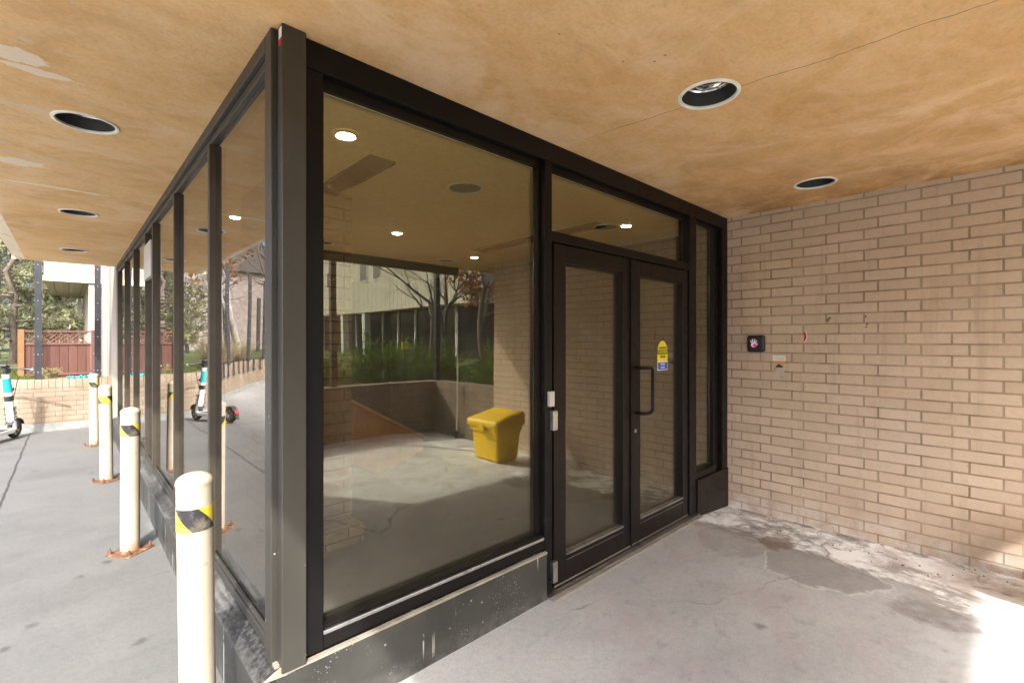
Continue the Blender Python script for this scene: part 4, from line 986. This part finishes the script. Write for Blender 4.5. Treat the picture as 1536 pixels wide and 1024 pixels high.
# ------------------------------------------------------------------ vegetation
def rdir(rnd):
    z = rnd.uniform(-1, 1); a = rnd.uniform(0, 2 * math.pi); r = math.sqrt(1 - z * z); return Vector((r * math.cos(a), r * math.sin(a), z))
def grow(mb, rnd, p, d, L, r, lvl, tips, up=.12, ndiv=(3, 4), ang=(28, 55), shrink=.66, nseg=4, wob=.16):
    pts, rads, dirs = [p.copy()], [r], [d.copy()]
    for i in range(nseg):
        d = (d + rdir(rnd) * wob + Vector((0, 0, up * .4))).normalized(); p = p + d * (L / nseg); pts.append(p.copy()); rads.append(max(.0025, r * (1 - .6 * (i + 1) / nseg))); dirs.append(d.copy())
    mb.tube(pts, rads, {4: 10, 3: 7, 2: 5, 1: 4, 0: 3}.get(lvl, 8), caps=False)
    if lvl == 0:
        tips.append((p, d)); tips.append((pts[nseg // 2], d)); return
    for k in range(rnd.randint(*ndiv)):
        t = rnd.uniform(.35, 1.0) if k else 1.0
        j = min(nseg - 1, int(t * nseg)); f_ = t * nseg - j; q = pts[j].lerp(pts[min(j + 1, nseg)], f_)
        dd = dirs[min(j + 1, nseg)]; perp = dd.cross(rdir(rnd)).normalized(); a = R(rnd.uniform(*ang)) * (.45 if k == 0 else 1)
        nd = (dd * math.cos(a) + perp * math.sin(a)).normalized()
        grow(mb, rnd, q, nd, L * shrink * rnd.uniform(.8, 1.15), max(.003, rads[min(j + 1, nseg)] * .8), lvl - 1, tips, up, ndiv, ang, shrink, nseg, wob)
def leaves(mb, rnd, c_, n, rad, size, elong=1.6, tone=(.1, .9)):
    base = rnd.uniform(*tone)
    for _ in range(n):
        p = c_ + rdir(rnd) * rad * rnd.random() ** .5; u = rdir(rnd); v = u.cross(rdir(rnd))
        if v.length < 1e-3: continue
        v.normalize(); s = size * rnd.uniform(.6, 1.3)
        u, v = u * s * elong * .5, v * s * .5
        mb.face([p - u, p + v, p + u, p - v], col=min(1, max(0, base + rnd.uniform(-.22, .22))))
def bare_tree(x, y, z, h, seed, label, m='bark', lv=4, leafm=None, leafn=0, leafs=.06, rad=.25, r0=None, ndiv=(3, 4), group=None, lean=(0, 0)):
    rnd = random.Random(seed); e = empty('bare_tree' if not leafn else 'tree', (x, y, z), label, 'tree', group); mb = MB(); tips = []
    grow(mb, rnd, Vector((x, y, z - .1)), Vector((lean[0], lean[1], 1)).normalized(), h * .42, r0 or h * .022, lv, tips, ndiv=ndiv, nseg=5)
    mb.build('trunk', M[m], e)
    if leafn:
        lb_ = MB()
        for p, d in tips: leaves(lb_, rnd, p, leafn, rad, leafs)
        lb_.build('crown', M[leafm], e)
    return e
def evergreen(x, y, z, h, rad, seed, label, m='needles', nb=70, dens=1.0, zs=.12):
    rnd = random.Random(seed); e = empty('evergreen_tree', (x, y, z), label, 'tree', 'evergreen trees beyond the low wall'); tr = MB(); cr = MB()
    pts = [Vector((x + rnd.uniform(-.05, .05) * k, y + rnd.uniform(-.05, .05) * k, z + h * k / 8)) for k in range(9)]
    tr.tube(pts, [h * .018 * (1 - k / 9) + .01 for k in range(9)], 10)
    for k in range(nb):
        t = zs + (1 - zs) * (k / nb); L = rad * (1 - t) ** .75 * rnd.uniform(.55, 1.15) + .15; a = rnd.uniform(0, 2 * math.pi)
        p = Vector((x, y, z + h * t)); d = Vector((math.cos(a), math.sin(a), rnd.uniform(-.1, .25))); bp, br_ = [p.copy()], [.035 * (1 - t) + .006]
        ns = 6
        for i in range(ns):
            d = (d + rdir(rnd) * .12 + Vector((0, 0, -.05))).normalized(); p = p + d * L / ns; bp.append(p.copy()); br_.append(br_[0] * (1 - (i + 1) / (ns + .5)))
            if i >= 1:
                for _ in range(max(1, int(3 * dens))):
                    q = p + rdir(rnd) * .16 * L * .5; tone = rnd.uniform(.0, 1.0) ** 1.3
                    for __ in range(9):
                        u = (d * .5 + rdir(rnd)).normalized(); v = u.cross(rdir(rnd)).normalized() * rnd.uniform(.012, .022); ln = rnd.uniform(.14, .30)
                        cr.face([q - v, q + u * ln * .5 - v * 1.5, q + u * ln, q + u * ln * .5 + v * 1.5], col=min(1, max(0, tone + rnd.uniform(-.2, .2))))
        tr.tube(bp, br_, 4, caps=False)
    tr.build('trunk', M['bark'], e); cr.build('crown', M[m], e); return e
evergreen(-1.35, 23, .7, 6.2, 2.4, 1, 'tall evergreen with thin see-through branches, nearest beyond the fence', nb=80, dens=.9)
evergreen(-2.2, 29, .7, 7.5, 2.6, 2, 'broad evergreen standing behind the nearest evergreen', nb=75, dens=.8)
evergreen(.0, 31, .7, 6.5, 2.6, 3, 'evergreen seen through the opening under the pale overhang', nb=75, dens=1.0)
evergreen(-1.1, 36, .7, 7.5, 3.2, 4, 'evergreen far behind the red board fence', nb=60, dens=.8)
bare_tree(-2.3, 24.5, .7, 4.6, 21, 'thin budding tree among the evergreens beyond the fence', leafm='bud', leafn=2, leafs=.05, lv=4)
# bare trees along the curved wall and out on the lawn
for k, (x, y, z, h, l, m) in enumerate(((-4.2, 22.5, .7, 7.5, 'bare tree with pale leaning trunk just behind the curved wall', 'bark_pale'), (-7.5, 28, .7, 10, 'tall bare grey tree behind the brackets of the curved wall', 'bark'), (-11, 33, 0, 11, 'bare grey tree near the distant fence posts', 'bark'),
        (-3.5, 33, .7, 9, 'bare grey tree between the evergreens and the curved wall', 'bark'), (-15, 27, 0, 9, 'bare grey tree out on the lawn before the masonry houses', 'bark'), (-20, 38, 0, 12, 'widest bare tree beside the far masonry house', 'bark'))):
    bare_tree(x, y, z, h, 40 + k, l, m=m, lv=4, group='bare trees along the curved wall', lean=(.12 * (-1) ** k, .05))
for k, (x, y, h, l) in enumerate(((-5.6, -5.2, 8.5, 'bare street tree whose branch shadows fall on the sidewalk'), (-8.5, -2.6, 9.5, 'bare street tree standing farther along the sidewalk behind the viewer'))):
    bare_tree(x, y, 0, h, 60 + k, l, lv=4, ndiv=(3, 4), r0=.13)
# orange dry-leaved trees
bare_tree(9.6, -7.5, .6, 6.5, 71, 'dry orange-leaved tree beyond the brick wall end', leafm='dry_leaf', leafn=7, leafs=.11, rad=.3, lv=4)
bare_tree(-4.7, 19.3, .7, 7.5, 72, 'dry orange-leaved tree at the bend of the curved wall', leafm='dry_leaf', leafn=6, leafs=.11, rad=.3, lv=4)
bare_tree(7.4, -6.2, .6, 5.5, 73, 'bare branching tree between the junipers and the pale building', lv=4)
bare_tree(9.0, -9.5, .6, 5.5, 74, 'slender bare tree on the lawn before the pale building', lv=4)
# junipers
def juniper(x, y, z, rx, h, seed, label, m='juniper', n=260):
    rnd = random.Random(seed); e = empty('juniper_bush', (x, y, z), label, 'bush', 'juniper bushes behind the low wall'); st = MB(); fo = MB()
    for k in range(n):
        a = rnd.uniform(0, 2 * math.pi); el = rnd.uniform(.15, 1.25); d = Vector((math.cos(a) * math.cos(el), math.sin(a) * math.cos(el), math.sin(el)))
        L = rnd.uniform(.45, 1.0); tip = Vector((x + d.x * rx * L, y + d.y * rx * L, z + d.z * h * L)); base = Vector((x + d.x * .1, y + d.y * .1, z))
        if k % 4 == 0: st.tube([base, base.lerp(tip, .6) + Vector((0, 0, .03)), tip], [.014, .008, .003], 4, caps=False)
        tone = rnd.uniform(.1, 1) * (.4 + .6 * L)
        for _ in range(14):
            t = rnd.uniform(.5, 1.0); q = base.lerp(tip, t); u = (d + rdir(rnd) * .75).normalized(); v = u.cross(rdir(rnd)).normalized() * rnd.uniform(.006, .012); ln = rnd.uniform(.09, .20)
            fo.face([q - v, q + u * ln * .6 - v, q + u * ln, q + u * ln * .6 + v], col=min(1, max(0, tone + rnd.uniform(-.2, .2))))
    st.build('stem', M['bark'], e); fo.build('foliage', M[m], e); return e
juniper(4.6, -4.7, .6, 1.15, 1.15, 81, 'large spreading juniper at the corner of the low wall')
juniper(6.1, -5.3, .6, 1.2, 1.05, 82, 'juniper farther back beside the bare branching tree')
juniper(3.3, -5.0, .6, .9, .75, 83, 'low juniper nearest the brick pier')
juniper(6.2, -2.8, .6, 1.0, .95, 84, 'juniper tucked behind the end of the tall brick wall')
def straw(x, y, z, r, h, seed, label, n=160):
    rnd = random.Random(seed); e = empty('dry_shrub', (x, y, z), label, 'shrub', 'dry straw coloured shrubs behind the curved wall'); fo = MB()
    for k in range(n):
        a = rnd.uniform(0, 2 * math.pi); rr = rnd.uniform(0, .3) * r; b0_ = Vector((x + rr * math.cos(a), y + rr * math.sin(a), z)); t = b0_ + Vector((math.cos(a) * r * rnd.uniform(.3, 1), math.sin(a) * r * rnd.uniform(.3, 1), h * rnd.uniform(.5, 1)))
        fo.tube([b0_, b0_.lerp(t, .5) + Vector((0, 0, .08)), t], [.008, .006, .003], 3, caps=False, smooth=False, col=rnd.random())
    fo.build('stems', M['straw'], e)
straw(-1.75, 15.2, .74, .45, .75, 91, 'dry straw shrub behind the bracketed stretch of the curved wall')
straw(-2.3, 17.2, .74, .8, 1.1, 92, 'tallest dry straw shrub leaning by the fence posts')
straw(-3.4, 19.4, .74, .6, .8, 93, 'small dry straw shrub at the far bend of the curved wall')
straw(-.25, 12.6, .74, .16, .28, 94, 'little dry tuft in front of the red board fence')
# far-off wood closing the horizon all round
rnd = random.Random(33); tl = MB()
for k in range(420):
    a = 2 * math.pi * k / 420 + rnd.uniform(-.01, .01); rr = rnd.uniform(85, 125); hh = rnd.uniform(6, 15); cx_, cy_ = rr * math.cos(a), rr * math.sin(a); tone = rnd.uniform(.15, .85); wd = rnd.uniform(1.6, 3.4)
    tl.tube([(cx_, cy_, -.2), (cx_, cy_, hh * .7)], [.22, .08], 5, caps=False, col=.1)
    for __ in range(46):
        t = rnd.random(); p = Vector((cx_ + rnd.gauss(0, wd * .55) * (1.15 - .7 * t), cy_ + rnd.gauss(0, wd * .55) * (1.15 - .7 * t), .3 + hh * t))
        u = rdir(rnd); v = u.cross(rdir(rnd)); v = v.normalized() if v.length > 1e-3 else u.orthogonal(); sz = rnd.uniform(.35, 1.0)
        tl.face([p - u * sz, p + v * sz * .7, p + u * sz, p - v * sz * .7], col=min(1, max(0, tone + rnd.uniform(-.25, .25))))
tag(tl.build('treeline', M['far_leaf']), 'far-off mixed wood closing the horizon behind the houses', 'woods', kind='stuff')
# grass tufts on the raised lawns
rnd = random.Random(7); g = MB()
def tufts(n, fx, z, hh=.16):
    for _ in range(n):
        x, y = fx(); 
        for __ in range(6):
            a = rnd.uniform(0, 6.28); w_ = rnd.uniform(.004, .008); L = rnd.uniform(.4, 1.0) * hh; lx, ly = math.cos(a) * L * .5, math.sin(a) * L * .5; px_, py_ = x + rnd.uniform(-.04, .04), y + rnd.uniform(-.04, .04)
            g.face([(px_ - w_, py_, z), (px_ + w_, py_, z), (px_ + lx, py_ + ly, z + L)], col=rnd.random())
def behind_wall():
    while True:
        x, y = rnd.uniform(-2.6, -.3), rnd.uniform(12.0, 18)
        p = min(off, key=lambda q: abs(q[1] - y))
        if x > p[0] + .12: return x, y
tufts(600, behind_wall, .74, .12)
tufts(900, lambda: (rnd.uniform(1.5, 9), rnd.uniform(-9, -3.4)), .60)
gk = [q for q in g.f]
go = g.build('grass', M['grass_blade']); tag(go, 'short grass growing on the raised lawns', 'grass', kind='stuff')

# a few leaves and litter on the paving by the brick wall
rnd = random.Random(19); b = MB()
for _ in range(34):
    x = 4.05 + .55 * rnd.random() ** .6; y = rnd.uniform(.0, 1.78); s = rnd.uniform(.003, .009)
    b.obox((x, y, zf(x) + .003), (s * 1.6, s, .004), Euler((rnd.uniform(-.3, .3), rnd.uniform(-.3, .3), rnd.uniform(0, 3))))
tag(b.build('litter', M['bark']), 'scattered dry crumbs of litter at the foot of the brick wall', 'litter', kind='stuff')

# ------------------------------------------------------------------ light
W = bpy.data.worlds.new('World'); S.world = W; W.use_nodes = True
bg = W.node_tree.nodes['Background']; sk = W.node_tree.nodes.new('ShaderNodeTexSky'); sk.sky_type = 'NISHITA'; sk.sun_disc = False
sk.sun_elevation = R(41.2); sk.sun_rotation = R(212.9); sk.air_density = 1.0; sk.dust_density = 8.0; sk.ozone_density = 5.0
W.node_tree.links.new(sk.outputs[0], bg.inputs[0]); bg.inputs[1].default_value = .15
sl = bpy.data.lights.new('sun', 'SUN'); sl.energy = 2.0; sl.angle = R(1.0); sl.color = (1, .975, .93)
so = bpy.data.objects.new('sun', sl); COL.objects.link(so)
so.rotation_euler = Vector((.62, .96, -1.0)).to_track_quat('-Z', 'Y').to_euler(); so.location = (-20, -30, 40)

# ------------------------------------------------------------------ camera
cam = bpy.data.cameras.new('camera'); cam.sensor_width = 36; cam.lens = 705 / 1536 * 36; cam.clip_end = 2000; cam.clip_start = .02; cam.shift_y = -2 / 1536
ca = bpy.data.objects.new('camera', cam); COL.objects.link(ca); ca.location = (0, 0, 1.53); ca.rotation_euler = (R(90), 0, -math.atan2(.6863, .7273)); S.camera = ca
S.view_settings.view_transform = 'Standard'; S.view_settings.look = 'None'; S.view_settings.gamma = 1; S.view_settings.exposure = 2.1
S.render.engine = 'CYCLES'; cy = S.cycles
cy.use_denoising = True; cy.denoiser = 'OPENIMAGEDENOISE'; cy.max_bounces = 12; cy.diffuse_bounces = 8; cy.glossy_bounces = 6; cy.transparent_max_bounces = 24; cy.sample_clamp_indirect = 6
cy.caustics_reflective = False; cy.caustics_refractive = False
for o in bpy.data.objects:
    if '_wl' in o: del o['_wl']
